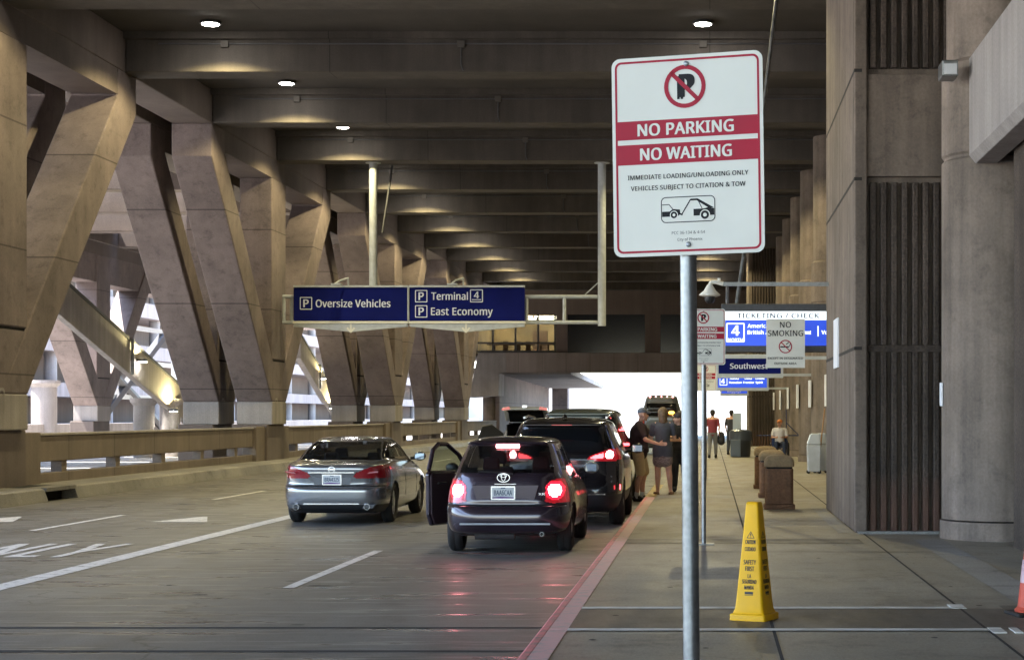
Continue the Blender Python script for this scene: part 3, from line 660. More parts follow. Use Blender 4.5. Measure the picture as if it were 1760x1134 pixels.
def noparking(t, cx, cz, W, H, y, full=True):
    """face graphics; the sign faces -y, centre cx, cz"""
    U = lambda u: cx-W/2+u*W
    V = lambda v: cz+H/2-v*H
    MB().prism(rrect(cx-W/2, cx+W/2, cz-H/2, cz+H/2, W*.055), 'y', y, y+.0035).build('sign_panel', M['white'], t)
    m = MB(); e = W*.022; q = W*.036
    loop(m, rrect(cx-W/2+e, cx+W/2-e, cz-H/2+e, cz+H/2-e, W*.042), rrect(cx-W/2+q, cx+W/2-q, cz-H/2+q, cz+H/2-q, W*.03), y-.0006)
    m.build('sign_border', M['signred'], t, fix=False)
    m = MB(); put_text(m, 'P', U(.497), V(.158), y-.0006, cap=H*.115, width=W*.118, bold=.075); m.build('letter', M['signblk'], t, fix=False)
    m = MB(); r = W*.138
    ring(m, U(.49), V(.158), r, r*.80, y-.0012); bar(m, U(.49)-r*.66, V(.158)+r*.66, U(.49)+r*.66, V(.158)-r*.66, r*.19, y-.0012)
    m.build('prohibition_ring', M['signred'], t, fix=False)
    for a, c, txt, wd in ((.318,.412,'NO PARKING',.64),(.437,.538,'NO WAITING',.61)):
        m = MB(); flat(m, [(cx-W/2+q, V(a)),(cx+W/2-q, V(a)),(cx+W/2-q, V(c)),(cx-W/2+q, V(c))], y-.0007); m.build('red_band', M['signred'], t, fix=False)
        m = MB(); put_text(m, txt, U(.49), V((a+c)/2), y-.0014, cap=H*.058, width=W*wd, bold=.035); m.build('lettering', M['white'], t, fix=False)
    lett(t, M['signblk'], 'IMMEDIATE LOADING/UNLOADING ONLY', U(.5), V(.602), y-.0006, cap=H*.022, width=W*.80, bold=.022)
    lett(t, M['signblk'], 'VEHICLES SUBJECT TO CITATION & TOW', U(.5), V(.657), y-.0006, cap=H*.022, width=W*.76, bold=.022)
    lett(t, M['signblk'], 'PCC 36-134 & 4-54', U(.5), V(.888), y-.0006, cap=H*.014, width=W*.22, bold=.0)
    lett(t, M['signblk'], 'City of Phoenix', U(.51), V(.922), y-.0006, cap=H*.014, width=W*.165, bold=.0)
    m = MB(); wh = tow_pictogram(m, U(.50), V(.772), W*.36, y-.0006); m.build('tow_pictogram', M['signblk'], t, fix=False)
    m = MB()
    for a, c, r_ in wh: disc(m, a, c, r_*1.25, y-.0010)
    m.build('pictogram_tyre_gap', M['white'], t, fix=False)
    m = MB()
    for a, c, r_ in wh: ring(m, a, c, r_, r_*.45, y-.0014)
    m.build('pictogram_tyre', M['signblk'], t, fix=False)
    for v in (.045, .948):
        MB().lathe([(0,-.006),(.004,-.006),(.0075,-.004),(.008,0),(0,0)], (U(.5), y, V(v)), 14, axis='y').build('bolt', M['galv'], t, smooth='auto')
# nearest sign: post leans a little, plate turned toward the road
t = thing('no_parking_sign', 'large white and red no parking sign on the galvanised post nearest the camera', 'sign', (-.047,5.29,SW))
t.rotation_euler = (0, R(-.45), 0)
MB().tube((0,0,0),(0,0,2.62),.0245,.0245,28).build('post', M['galv'], t, smooth='auto', local=True)
MB().lathe([(.0,0),(.07,0),(.07,.008),(.03,.02),(.0,.02)],(0,0,0),20).build('base_plate', M['galv'], t, smooth='auto', local=True)
pn = thing('sign_plate', None, None, (.001,-.036,2.345)); pn.parent = t; pn.rotation_euler = (0, R(-.35), R(-15))
class _L: pass
def build_local_sign(parent, W, H):
    before = set(bpy.data.objects)
    tmp = bpy.data.objects.new('tmp', None); COL.objects.link(tmp)
    noparking(tmp, 0, 0, W, H, -.004)
    ks = list(tmp.children)
    main = [k for k in ks if k.name.startswith('sign_panel')][0]
    for k in ks:
        if k is not main: k.parent = main
    main.parent = parent; bpy.data.objects.remove(tmp); return main
mp_ = build_local_sign(t, .456, .582)
mp_.matrix_parent_inverse = Matrix(); mp_.location = pn.location; mp_.rotation_euler = pn.rotation_euler
bpy.data.objects.remove(pn)
for z in (2.13, 2.585): MB().box(-.03,.03,-.0265,.03,z,z+.03).build('clamp', M['galv'], t, local=True)
# further signs of the same kind
for (x, y, zt, W, lab) in ((-.075,22.1,3.03,.53,'second no parking sign, its left half hidden behind the nearest post'),
                           (-.10,44,2.95,.50,'third no parking sign, far along the kerb behind the second post')):
    t = thing('no_parking_sign', lab, 'sign', (x,y,SW))
    MB().tube((0,0,0),(0,0,zt-SW),.028,.028,16).build('post', M['galv'], t, smooth='auto', local=True)
    MB().box(-.13,.13,-.13,.13,0,.012).build('base_plate', M['galv'], t, local=True)
    m_ = build_local_sign(t, W, W*1.29); m_.location = (0,-.03,zt-SW-W*.645); m_.rotation_euler = (0,0,R(4))

# overhead gantry with two blue panels
GY = 58.75; gs = GY/F
gx = lambda px: (px-1220)*gs
gz = lambda py: 1.74-(py-712)*gs
t = thing('overhead_sign', 'blue overhead road sign on a grey pipe frame hung from the ceiling', 'sign', (gx(705),GY,gz(553)))
for px, pb in ((641.5,500),(1034.5,560)):
    MB().tube((gx(px),GY,gz(pb)),(gx(px),GY,ZB-.002),.132,.132,24).build('hanger_pole', M['gpaint'], t, smooth='auto')
    MB().lathe([(0,-.02),(.25,-.02),(.25,0),(0,0)],(gx(px),GY,ZB-.001),20).build('flange', M['gpaint'], t)
for py in (510, 554): MB().tube((gx(486),GY,gz(py)),(gx(1034),GY,gz(py)),.062,.062,14).build('frame_rail', M['gpaint'], t, smooth='auto')
for px in (488, 501, 905, 970): MB().tube((gx(px),GY,gz(510)),(gx(px),GY,gz(554)),.058,.058,14).build('frame_upright', M['gpaint'], t, smooth='auto')
MB().tube((gx(1029),GY,gz(485)),(gx(1003),GY,gz(509)),.02).build('brace', M['gpaint'], t)
MB().tube((gx(668),GY+.7,ZB),(gx(655),GY+.2,gz(400)),.035).build('brace', M['dgrey'], t)
def arrow_down(m, cx, cz, s, y):
    bar(m, cx, cz+s*.5, cx, cz-s*.42, s*.2, y); bar(m, cx-s*.38, cz-s*.02, cx+s*.03, cz-s*.48, s*.2, y-.001); bar(m, cx+s*.38, cz-s*.02, cx-s*.03, cz-s*.48, s*.2, y-.002)
def pbox(m, x0, x1, z0, z1, y):
    r = (x1-x0)*.06; w = (x1-x0)*.07
    loop(m, rrect(x0,x1,z0,z1,r), rrect(x0+w,x1-w,z0+w,z1-w,r*.6), y)
FY = GY-.30
for a, b_, axx in ((508,703,606),(706,903,803)):
    pan = MB().prism([(gx(a),gz(495)),(gx(b_),gz(495)),(gx(b_),gz(552)),(gx(a),gz(552))], 'y', FY, GY-.09).build('blue_panel', M['blue'], t, bevel=.015)
    MB().prism([(gx(a)-.02,gz(556.5)),(gx(b_)+.02,gz(556.5)),(gx(b_)+.02,gz(552.6)),(gx(a)-.02,gz(552.6))], 'y', FY-.02, GY-.1).build('trim_bar', M['white'], t)
    MB().prism([(gx(a),gz(491.5)),(gx(b_),gz(491.5)),(gx(b_),gz(494.8)),(gx(a),gz(494.8))], 'y', FY-.02, GY-.09).build('top_trim', M['gpaint'], t)
    MB().prism([(gx(a),gz(557)),(gx(b_),gz(557)),(gx(b_),gz(562)),(gx(axx),gz(571)),(gx(a),gz(562))], 'y', FY+.01, GY-.1).build('arrow_plate', M['gpaint'], t, bevel=.01)
    m = MB(); arrow_down(m, gx(axx), gz(563.5), 17*gs, FY+.004); m.build('arrow', M['white'], t, fix=False)
    MB().box(gx(a)-.035 if a > 600 else gx(b_)-.0, gx(a)+.0 if a > 600 else gx(b_)+.035, FY-.03, GY-.09, gz(553), gz(493)).build('edge_trim', M['gpaint'], t)
    lx = axx-20
    lm = MB(); lm.box(gx(lx-8), gx(lx+8), FY-.55, FY-.2, gz(493), gz(490)); lm.build('sign_lamp', M['gpaint'], t)
    MB().path([(gx(lx-4),FY-.35,gz(491)),(gx(lx+4),FY-.2,gz(484)),(gx(lx+15),FY+.05,gz(479)),(gx(lx+15),FY+.1,gz(492))], .03, 6).build('lamp_arm', M['gpaint'], t)
m = MB(); y = FY-.003
pbox(m, gx(519), gx(540), gz(533), gz(511.5), y); lett(t, M['signtxt'], 'P', gx(529.5), gz(522.2), y, cap=13*gs, bold=.03)
lett(t, M['signtxt'], 'Oversize Vehicles', gx(610), gz(522.5), y, cap=12.5*gs, width=128*gs, bold=.022)
m.build('letter_box', M['signtxt'], t, fix=False)
for py, z0, z1 in ((510,520.5,499.5),(536,546.5,525.5)):
    m = MB(); pbox(m, gx(716), gx(737), gz(z0), gz(z1), y); m.build('letter_box', M['signtxt'], t, fix=False); lett(t, M['signtxt'], 'P', gx(726.5), gz(py), y, cap=13*gs, bold=.03)
lett(t, M['signtxt'], 'Terminal', gx(775), gz(510), y, cap=12.5*gs, width=63*gs, bold=.022)
lett(t, M['signtxt'], 'East Economy', gx(796), gz(536), y, cap=12.5*gs, width=106*gs, bold=.022)
m = MB(); pbox(m, gx(810), gx(832), gz(520.5), gz(498.5), y); lett(t, M['signtxt'], '4', gx(821), gz(508), y, cap=11*gs, bold=.03)
m.build('letter_box', M['signtxt'], t, fix=False)
m = MB(); bar(m, gx(813), gz(516), gx(829), gz(516), .025, y); m.build('underline', M['signtxt'], t, fix=False)

# lit terminal signs over the pavement
def SX(px, d): return (px-1220)/F*d
def SZ(py, d): return 1.74-(py-712)/F*d
D = 31.2
t = thing('ticketing_sign', 'backlit blue and white ticketing sign hung over the pavement beyond the ribbed pillar', 'sign', (SX(1330,D),D,SZ(600,D)))
xr_ = 3.0
MB().box(SX(1240,D), xr_, D, D+.3, SZ(605,D), SZ(522,D)).build('cabinet', M['dgrey'], t, bevel=.01)
m = MB(); flat(m, [(SX(1246,D),SZ(550,D)),(xr_,SZ(550,D)),(xr_,SZ(535,D)),(SX(1246,D),SZ(535,D))], D-.004); m.build('white_panel', M['litwhite'], t, fix=False)
m = MB(); flat(m, [(SX(1246,D),SZ(594,D)),(xr_,SZ(594,D)),(xr_,SZ(550.3,D)),(SX(1246,D),SZ(550.3,D))], D-.004); m.build('blue_panel', M['litblue'], t, fix=False)
m = MB(); put_text(m, 'TICKETING / CHECK - IN', SX(1267,D), SZ(542.5,D), D-.007, cap=.080, width=1.72, bold=.03, anchor='l'); m.build('lettering', M['litgrey'], t, fix=False)
m = MB(); pbox(m, SX(1248,D), SX(1280,D), SZ(588,D), SZ(555,D), D-.007); lett(t, M['litwhite'], '4', SX(1264,D), SZ(568,D), D-.007, cap=.17, bold=.04)
lett(t, M['litwhite'], 'NORTH', SX(1264,D), SZ(584,D), D-.008, cap=.055, width=.25, bold=.03)
lett(t, M['litwhite'], 'American', SX(1285,D), SZ(560,D), D-.007, cap=.065, bold=.03, anchor='l'); lett(t, M['litwhite'], 'British Airways', SX(1285,D), SZ(571,D), D-.007, cap=.065, bold=.03, anchor='l')
lett(t, M['litwhite'], 'Southwest', SX(1384,D), SZ(571,D), D-.007, cap=.065, width=.2, bold=.03); bar(m, SX(1406,D), SZ(560,D), SX(1406,D), SZ(578,D), .02, D-.007); lett(t, M['litwhite'], 'Volaris', SX(1412,D), SZ(571,D), D-.007, cap=.065, bold=.03, anchor='l')
m.build('letter_box', M['litwhite'], t, fix=False)
D2 = 30.85
t = thing('no_smoking_sign', 'white no smoking sign hanging in front of the blue ticketing sign', 'sign', (SX(1350,D2),D2,SZ(632,D2)))
MB().box(SX(1317,D2), SX(1383.5,D2), D2, D2+.02, SZ(632,D2), SZ(548,D2)).build('sign_panel', M['white'], t)
MB().box(SX(1330,D2), SX(1333,D2), D2+.02, D-.001, SZ(556,D2), SZ(553,D2)).box(SX(1367,D2), SX(1370,D2), D2+.02, D-.001, SZ(556,D2), SZ(553,D2)).build('bracket', M['dgrey'], t)
m = MB(); lett(t, M['signblk'], 'NO', SX(1350,D2), SZ(558,D2), D2-.003, cap=.095, width=.19, bold=.012); lett(t, M['signblk'], 'SMOKING', SX(1350,D2), SZ(572.5,D2), D2-.003, cap=.095, width=.60, bold=.012)
lett(t, M['signblk'], 'EXCEPT IN DESIGNATED', SX(1350,D2), SZ(615.5,D2), D2-.003, cap=.036, width=.60, bold=.02); lett(t, M['signblk'], 'OUTSIDE AREA', SX(1350,D2), SZ(624.5,D2), D2-.003, cap=.036, width=.38, bold=.02)
bar(m, SX(1341,D2), SZ(596,D2), SX(1356,D2), SZ(596,D2), .022, D2-.003); bar(m, SX(1357,D2), SZ(595,D2), SX(1359,D2), SZ(589,D2), .014, D2-.003); bar(m, SX(1351,D2), SZ(592,D2), SX(1356,D2), SZ(588,D2), .014, D2-.003)
m.build('cigarette_symbol', M['signblk'], t, fix=False)
m = MB(); r = .115; cx, cz = SX(1350,D2), SZ(595.5,D2); ring(m, cx, cz, r, r*.84, D2-.004); bar(m, cx-r*.66, cz+r*.66, cx+r*.66, cz-r*.66, r*.15, D2-.004); m.build('prohibition_ring', M['signred'], t, fix=False)
# camera arm
D3 = 29.6
t = thing('security_camera', 'white dome camera on a long grey arm fixed to the ribbed pillar', 'camera', (1.95,D3,SZ(488,D3)))
MB().box(SX(1243,D3), 1.949, D3-.03, D3+.03, SZ(491.5,D3), SZ(485,D3)).build('arm', M['galv'], t)
MB().tube((SX(1250,D3),D3,SZ(491,D3)),(SX(1250,D3),D3+.1,SZ(520,D3)),.028).build('arm_strut', M['galv'], t, smooth='auto')
cx = SX(1220,D3)
MB().path([(SX(1243,D3),D3,SZ(488,D3)),(SX(1230,D3),D3,SZ(484.5,D3)),(cx+.03,D3,SZ(485,D3)),(cx,D3,SZ(490,D3))], .035, 8).tube((SX(1236,D3),D3,SZ(488,D3)),(SX(1236,D3),D3,SZ(478,D3)),.025).build('bracket', M['white'], t, smooth='auto')
MB().lathe([(0,.0),(.04,.0),(.06,-.03),(.10,-.10),(.17,-.16),(.175,-.18),(.12,-.20),(.1,-.2),(0,-.2)], (cx,D3,SZ(489,D3)), 24).build('shroud', M['white'], t, smooth='auto')
MB().lathe([(.085,-.2),(.085,-.25),(.06,-.30),(0,-.32)], (cx,D3,SZ(489,D3)), 20).build('dome', M['blackpl'], t, smooth=True)
# further signs
def farsign(D, x0, x1, y0, y1, mat, lab, txt, kind='southwest'):
    t = thing('hanging_sign', lab, 'sign', (SX((x0+x1)/2,D),D,SZ(y1,D)))
    MB().box(SX(x0,D)-.06, SX(x1,D)+.06, D+.002, D+.3, SZ(y1,D)-.10, SZ(y0,D)+.10).build('cabinet', M['gpaint'], t, bevel=.01)
    m = MB(); flat(m, [(SX(x0,D),SZ(y1,D)),(SX(x1,D),SZ(y1,D)),(SX(x1,D),SZ(y0,D)),(SX(x0,D),SZ(y0,D))], D-.002); m.build('blue_panel', mat, t, fix=False)
    lm = M['signtxt'] if kind != 'list' else M['litwhite']
    for s, px, py, cap in txt: lett(t, lm, s, SX(px,D), SZ(py,D), D-.006, cap=cap/F*D, bold=.03)
    if kind == 'list':
        m = MB(); pbox(m, SX(x0+3,D), SX(x0+16,D), SZ(y1-4,D), SZ(y0+3,D), D-.006); m.build('letter_box', lm, t, fix=False)
    MB().box(SX(x1,D)+.06, 3.9, D+.1, D+.18, SZ(y0,D)-.02, SZ(y0,D)+.06).build('support_arm', M['gpaint'], t)
farsign(43, 1235, 1342, 616, 642, M['blue'], 'dark blue airline sign hanging under the ticketing sign', [('Southwest',1287,629,9)])
farsign(56, 1234, 1318, 645, 666, M['litblue'], 'small lit blue airline list sign hanging behind the dark blue one', [('4',1242.5,655,8),('Alaska',1262,650,3.5),('Hawaiian',1264,657,3.5),('Delta',1286,650,3.5),('Frontier',1287,657,3.5),('United',1306,650,3.5),('Spirit',1305,657,3.5)], 'list')
farsign(75, 1240, 1284, 668, 676, M['litblue'], 'smallest and farthest lit blue sign over the pavement', [('Baggage',1262,672,4)], 'lst')
# slanting hanger rod of the ticketing sign
t = tag(MB().path([(1.33,32.6,ZD),(1.20,32.5,9.2),(.80,32.1,5.9),(.47,31.35,3.66)], .038, 8).build('conduit', M['galv'], smooth='auto'), 'thin slanting grey rod hanging the ticketing sign from the ceiling', 'conduit')

# ------------------------------------------------------------------ yellow safety cone
t = thing('safety_cone', 'tall yellow four-sided safety cone standing on the pavement', 'cone', (.345,14.0,SW), R(-24))
prof = [(.150,.0),(.150,.045),(.142,.052),(.128,.058),(.116,.09),(.108,.16),(.094,.34),(.074,.60),(.058,.80),(.052,.88),(.048,.905),(.040,.914)]
prof = [(a*1.0 if z < .05 else a*1.03, z) for a, z in prof]
def sq(a, r, n=4):
    p = []
    for cx, cy, s in ((1,-1,-90),(1,1,0),(-1,1,90),(-1,-1,180)):
        for i in range(n+1):
            th = R(s+90*i/n); p.append((cx*(a-r)+r*math.cos(th), cy*(a-r)+r*math.sin(th)))
    return p
m = MB(); nn = 20; vs = []
for a, z in prof: vs += [(x, y, z) for x, y in sq(a, min(.022, a*.28))]
fs = [(k*nn+i, k*nn+(i+1) % nn, (k+1)*nn+(i+1) % nn, (k+1)*nn+i) for k in range(len(prof)-1) for i in range(nn)] + [tuple(range(nn-1,-1,-1)), tuple(range((len(prof)-1)*nn, len(prof)*nn))]
m.add(vs, fs).build('cone_body', M['yellow'], t, smooth='auto', local=True)
def halfw(z):
    for (a0, z0), (a1, z1) in zip(prof[:-1], prof[1:]):
        if z0 <= z <= z1 and z1 > z0: return a0+(a1-a0)*(z-z0)/(z1-z0)
    return prof[-1][0]
cm = MB()
for txt, z, cap, wd in (('CAUTION',.607,.03,.085),('CUIDADO',.552,.03,.09),('SAFETY',.452,.034,.105),('FIRST',.402,.034,.075),('LA',.345,.03,.03),('SEGURIDAD',.303,.03,.12),('MANDA',.258,.03,.08)):
    put_text(cm, txt, 0, z, 0, cap=cap, width=wd, bold=.03)
flat(cm, [(-.035,.205),(.035,.205),(.035,.225),(-.035,.225)], 0); flat(cm, [(-.035,.197),(.035,.197),(.035,.201),(-.035,.201)], 0)
tri = [(-.034,.635),(.034,.635),(0,.69)]; tin = [(-.025,.640),(.025,.640),(0,.681)]; loop(cm, tri, tin, 0); flat(cm, [(-.004,.655),(.004,.655),(.004,.672),(-.004,.672)], 0); disc(cm, 0, .647, .004, 0, 8)
for ang in (0, 90, 180, 270):
    rot = Matrix.Rotation(R(ang), 3, 'Z')
    q = MB().add([tuple(rot @ Vector((v[0], -halfw(v[2])-.0012, v[2]))) for v in cm.v], cm.f)
    q.build('printed_warning', M['blacktxt'], t, fix=False, local=True)
# orange traffic cone cut by the right edge
t = thing('traffic_cone', 'worn orange traffic cone on a black base, cut by the right edge', 'cone', (2.56,14.3,SW), R(10))
MB().box(-.18,.18,-.18,.18,0,.03).build('base', M['rubber'], t, bevel=.012, local=True)
MB().lathe([(0,.03),(.14,.03),(.145,.045),(.12,.07),(.045,.70),(.03,.71),(0,.71)],(0,0,0),28).build('cone_body', M['orange'], t, smooth='auto', local=True)
MB().lathe([(.0995,.26),(.0795,.44),(.0775,.44)],(0,0,0),28).build('reflective_collar', plain('pink_worn_collar', (.62,.42,.45), .4, noise=.2), t, smooth=True, local=True)

# ------------------------------------------------------------------ pavement furniture
def pebble_bin(x, y, lab):
    t = thing('litter_bin', lab, 'bin', (x,y,SW), 0, 'square concrete bins on the pavement')
    m = MB().prism(rrect(-.262,.262,-.262,.262,.03), 'z', 0, .08); m.build('plinth', M['bin'], t, local=True, bevel=.01)
    MB().prism(rrect(-.235,.235,-.235,.235,.07), 'z', .085, .68).build('body', M['bin'], t, local=True, bevel=.012)
    MB().prism(rrect(-.215,.215,-.215,.215,.04), 'z', .68, .71).build('shadow_gap', M['under'], t, local=True)
    vs = []; pr = [(.245,.71),(.25,.74),(.25,.79),(.235,.84),(.2,.88),(.14,.905),(.05,.915)]
    for a, z in pr: vs += [(x_, y_, z) for x_, y_ in sq(a, min(.05, a*.5))]
    fs = [(k*20+i, k*20+(i+1) % 20, (k+1)*20+(i+1) % 20, (k+1)*20+i) for k in range(len(pr)-1) for i in range(20)] + [tuple(range(19,-1,-1)), tuple(range((len(pr)-1)*20, len(pr)*20))]
    MB().add(vs, fs).build('lid', M['binlid'], t, smooth='auto', local=True)
pebble_bin(1.17, 30.5, 'front brown concrete bin with a tan domed lid, nearest of the row')
pebble_bin(1.19, 34.6, 'middle brown concrete bin in the row, partly behind the front one')
pebble_bin(1.20, 38.8, 'rear brown concrete bin in the row, mostly hidden')
for i, (x, y) in enumerate(((2.80,48.6),(3.02,49.3))):
    t = thing('utility_bin', ['white upright plastic bin leaning beside the round columns, front one','white upright plastic bin beside the round columns, rear one'][i], 'bin', (x,y,SW), 0, 'white plastic bins')
    MB().prism([(-.17,.05),(.17,.05),(.19,.78),(-.19,.78)], 'y', -.16, .16).build('body', M['binwhite'], t, local=True, bevel=.03)
    MB().prism([(-.19,.785),(.19,.785),(.15,1.08),(-.09,1.08)], 'y', -.16, .16).build('lid', plain('clear_white_plastic', (.50,.54,.60), .25), t, local=True, bevel=.03)
    MB().tube((-.15,-.12,.05),(-.15,.12,.05),.05).tube((.15,-.12,.05),(.15,.12,.05),.05).build('wheel', M['rubber'], t, local=True)
o = MB().tube((3.0,48.9,SW+.7),(3.12,49.0,SW+1.75),.018).build('mop_handle', plain('wood_handle', (.35,.2,.1), .6)); tag(o, 'thin wooden mop handle sticking up from the white bins', 'mop')
t = thing('litter_bin', 'dark round-topped litter bin with a grey front in the middle of the pavement', 'bin', (1.10,67.5,SW))
MB().lathe([(0,0),(.34,0),(.37,.06),(.39,.62),(0,.62)],(0.05,0,0),28).build('body', plain('dark_blue_grey_bin', (.035,.04,.05), .35, noise=.2), t, smooth='auto', local=True)
MB().lathe([(.43,.62),(.43,.90),(.40,.98),(.3,1.02),(0,1.04)],(0.05,0,0),28).build('lid', plain('grey_bin_lid', (.06,.07,.09), .3), t, smooth='auto', local=True)
MB().box(-.33,.05,-.45,-.41,.02,.66).build('front_panel', plain('grey_blue_panel', (.12,.15,.20), .35), t, local=True, bevel=.02)
t = thing('information_stand', 'pale upright information stand behind the dark litter bin', 'stand', (1.05,69.5,SW))
MB().box(-.16,.16,-.1,.1,0.9,1.65).build('screen', plain('pale_blue_panel', (.5,.58,.68), .3), t, local=True, bevel=.02); MB().box(-.08,.08,-.06,.06,0,.9).build('leg', M['gpaint'], t, local=True)

# ------------------------------------------------------------------ cars
def crom(P, n):
    """Catmull-Rom resampling of a list of tuples, n pieces per span"""
    out = []
    for i in range(len(P)-1):
        p0 = P[max(i-1,0)]; p1 = P[i]; p2 = P[i+1]; p3 = P[min(i+2,len(P)-1)]
        for k in range(n):
            t = k/n
            out.append(tuple(.5*((2*b)+(-a+c)*t+(2*a-5*b+4*c-d)*t*t+(-a+3*b-3*c+d)*t**3) for a,b,c,d in zip(p0,p1,p2,p3)))
    out.append(tuple(P[-1])); return out
def inpoly(p, poly):
    x, y = p; r = False; j = len(poly)-1
    for i in range(len(poly)):
        xi, yi = poly[i]; xj, yj = poly[j]
        if (yi > y) != (yj > y) and x < (xj-xi)*(y-yi)/(yj-yi)+xi: r = not r
        j = i
    return r
class Car:
    """body lofted in nested plan rings from sill to roof; faces sorted into parts by position"""
    def __init__(s, name, label, loc, rz, sc, rings, n=6.5, span=6, nr=110, ns=46):
        s.t = thing(name, label, 'car', loc, R(rz)); s.sc = sc
        rr = crom(rings, span); s.rings = rr; verts = []; M_ = None
        for (yr, zr, yf, zf, w, ne) in rr:
            mid = (yr+yf)/2; hl = (yf-yr)/2
            pts = []
            us = []
            # parameter: dense across the rear, sparse on the sides and the front
            for i in range(nr): us.append(-1+2*i/nr)                  # x across rear, left to right
            ring = []
            def ycut(xn): return hl*(max(0,1-abs(xn)**ne))**(1/ne)
            xs = [math.sin(u*PI/2)*.35+u*.65 for u in us]
            # rear half by x for |xn|<.93 then by y along the side
            lim = .94
            for u in xs:
                ring.append((u*lim, -ycut(u*lim)))
            ys0 = -ycut(lim)
            for i in range(ns):                                        # right side going forward
                tt = i/ns; tt = tt**1.35; yy = ys0+(ycut(lim)-ys0)*tt
                xn = (max(0,1-abs(yy/hl)**ne))**(1/ne); ring.append((xn, yy))
            for i in range(24):                                        # front right to left
                xn = lim-2*lim*i/24; ring.append((xn, ycut(xn)))
            for i in range(ns):
                tt = 1-i/ns; tt = tt**1.35; yy = ys0+(ycut(lim)-ys0)*tt
                xn = -(max(0,1-abs(yy/hl)**ne))**(1/ne); ring.append((xn, yy))
            for xn, yy in ring:
                f = (yy+hl)/(2*hl) if hl > 1e-6 else .5
                f = f*f*(3-2*f)
                verts.append(Vector((xn*w, mid+yy, zr+(zf-zr)*f)))
            M_ = len(ring)
        s.V = verts; s.m = M_; s.k = len(rr)
    def parts(s, cls, mats, lift={}):
        faces = {}
        for k in range(s.k-1):
            for i in range(s.m):
                a = k*s.m+i; b = k*s.m+(i+1) % s.m; q = (a, b, b+s.m, a+s.m)
                v = [s.V[j] for j in q]; c = (v[0]+v[1]+v[2]+v[3])/4; nrm = (v[2]-v[0]).cross(v[3]-v[1])
                if nrm.length < 1e-9: continue
                nrm.normalize()
                key = cls(c, nrm)
                if key: faces.setdefault(key, []).append(q)
        top = tuple(range((s.k-1)*s.m, s.k*s.m)); faces.setdefault('body', []).append(top)
        objs = {}
        for key, fl in faces.items():
            idx = {}; vs = []; fs = []
            for q in fl:
                for j in q:
                    if j not in idx: idx[j] = len(vs); vs.append(s.V[j])
                fs.append(tuple(idx[j] for j in q))
            # push out along own normals
            if key in lift:
                nn = [Vector((0,0,0)) for _ in vs]
                for f in fs:
                    if len(f) < 4: continue
                    n_ = (vs[f[2]]-vs[f[0]]).cross(vs[f[3]]-vs[f[1]])
                    if n_.length > 1e-9:
                        n_.normalize()
                        for j in f: nn[j] = nn[j]+n_
                vs = [v+(n_.normalized() if n_.length > 0 else n_)*lift[key] for v, n_ in zip(vs, nn)]
            nm = key.split(':')[0]
            o = MB(); o.v = [s.S(v) for v in vs]; o.f = fs
            objs[key] = o.build(nm, mats[key], s.t, smooth='auto', local=True, fix=False)
        return objs
    def S(s, p): return (p[0]*s.sc[0], p[1]*s.sc[1], p[2]*s.sc[2])
    def add(s, mb, name, mat, smooth=False, bevel=0, parent=None, fix=True):
        mb.v = [s.S(v) for v in mb.v]; return mb.build(name, mat, parent or s.t, smooth=smooth, bevel=bevel, local=True, fix=fix)
    def wheels(s, xw, ys, r, wd=.21, rim=None):
        for y in ys:
            for sx in (-1, 1):
                x = sx*(xw-wd/2)
                w_ = s.add(MB().lathe([(r*.62,-wd/2+.02),(r*.86,-wd/2),(r*.96,-wd/2+.02),(r,-wd/2+.045),(r,-.012),(r*.985,0),(r,.012),(r,wd/2-.045),(r*.96,wd/2-.02),(r*.86,wd/2),(r*.62,wd/2-.02),(r*.62,-wd/2+.02)],(x,y,r),36,axis='x'), 'wheel', M['rubber'], 'auto')
                m = MB(); ox = x+sx*(wd/2-.03)
                m.lathe([(r*.66,-wd/2+.03),(r*.62,ox-x),(r*.57,ox-x),(r*.5,-sx*.0)],(x,y,r),30,axis='x')
                for k in range(5):
                    th = 2*PI*k/5+.3; d1 = Vector((0,math.cos(th),math.sin(th))); pr = d1.cross(Vector((1,0,0)))
                    c0 = Vector((ox,y,r))
                    pts = [c0+pr*.035, c0-pr*.035, c0+d1*r*.6-pr*.055, c0+d1*r*.6+pr*.055]
                    m.add(pts+[p-Vector((sx*.05,0,0)) for p in pts], [(0,1,2,3),(4,7,6,5),(0,4,5,1),(1,5,6,2),(2,6,7,3),(3,7,4,0)])
                m.lathe([(.07,-.02),(.07,.015),(0,.02)] if sx > 0 else [(.07,.02),(.07,-.015),(0,-.02)],(ox,y,r),18,axis='x')
                s.add(m, 'rim', rim or M['alloy'], 'auto', parent=w_)
                d = s.add(MB().lathe([(0,0),(r*.5,0),(r*.5,.02),(0,.02)],(x,y,r),20,axis='x'), 'brake_disc', M['dgrey'], parent=w_)
    def plate(s, cx, cz, y, txt, wd=.305, tilt=0):
        h = wd*.5
        p = s.add(MB().box(cx-wd/2, cx+wd/2, y-.006, y+.0, cz-h/2, cz+h/2), 'number_plate', M['plate'])
        s.add(put_text(MB(), txt, cx, cz+.003, y-.008, cap=.066, width=wd*.8, bold=.015), 'plate_lettering', M['platetxt'], parent=p, fix=False)
        m = MB(); flat(m, [(cx-wd*.48,cz-h*.46),(cx+wd*.48,cz-h*.46),(cx+wd*.48,cz-h*.36),(cx-wd*.1,cz-h*.30),(cx-wd*.48,cz-h*.36)], y-.0075); s.add(m, 'plate_band', M['platepur'], parent=p, fix=False)
        m = MB(); flat(m, [(cx-wd*.1,cz+h*.38),(cx+wd*.1,cz+h*.38),(cx+wd*.1,cz+h*.46),(cx-wd*.1,cz+h*.46)], y-.0075); s.add(m, 'plate_heading', M['platetxt'], parent=p, fix=False)
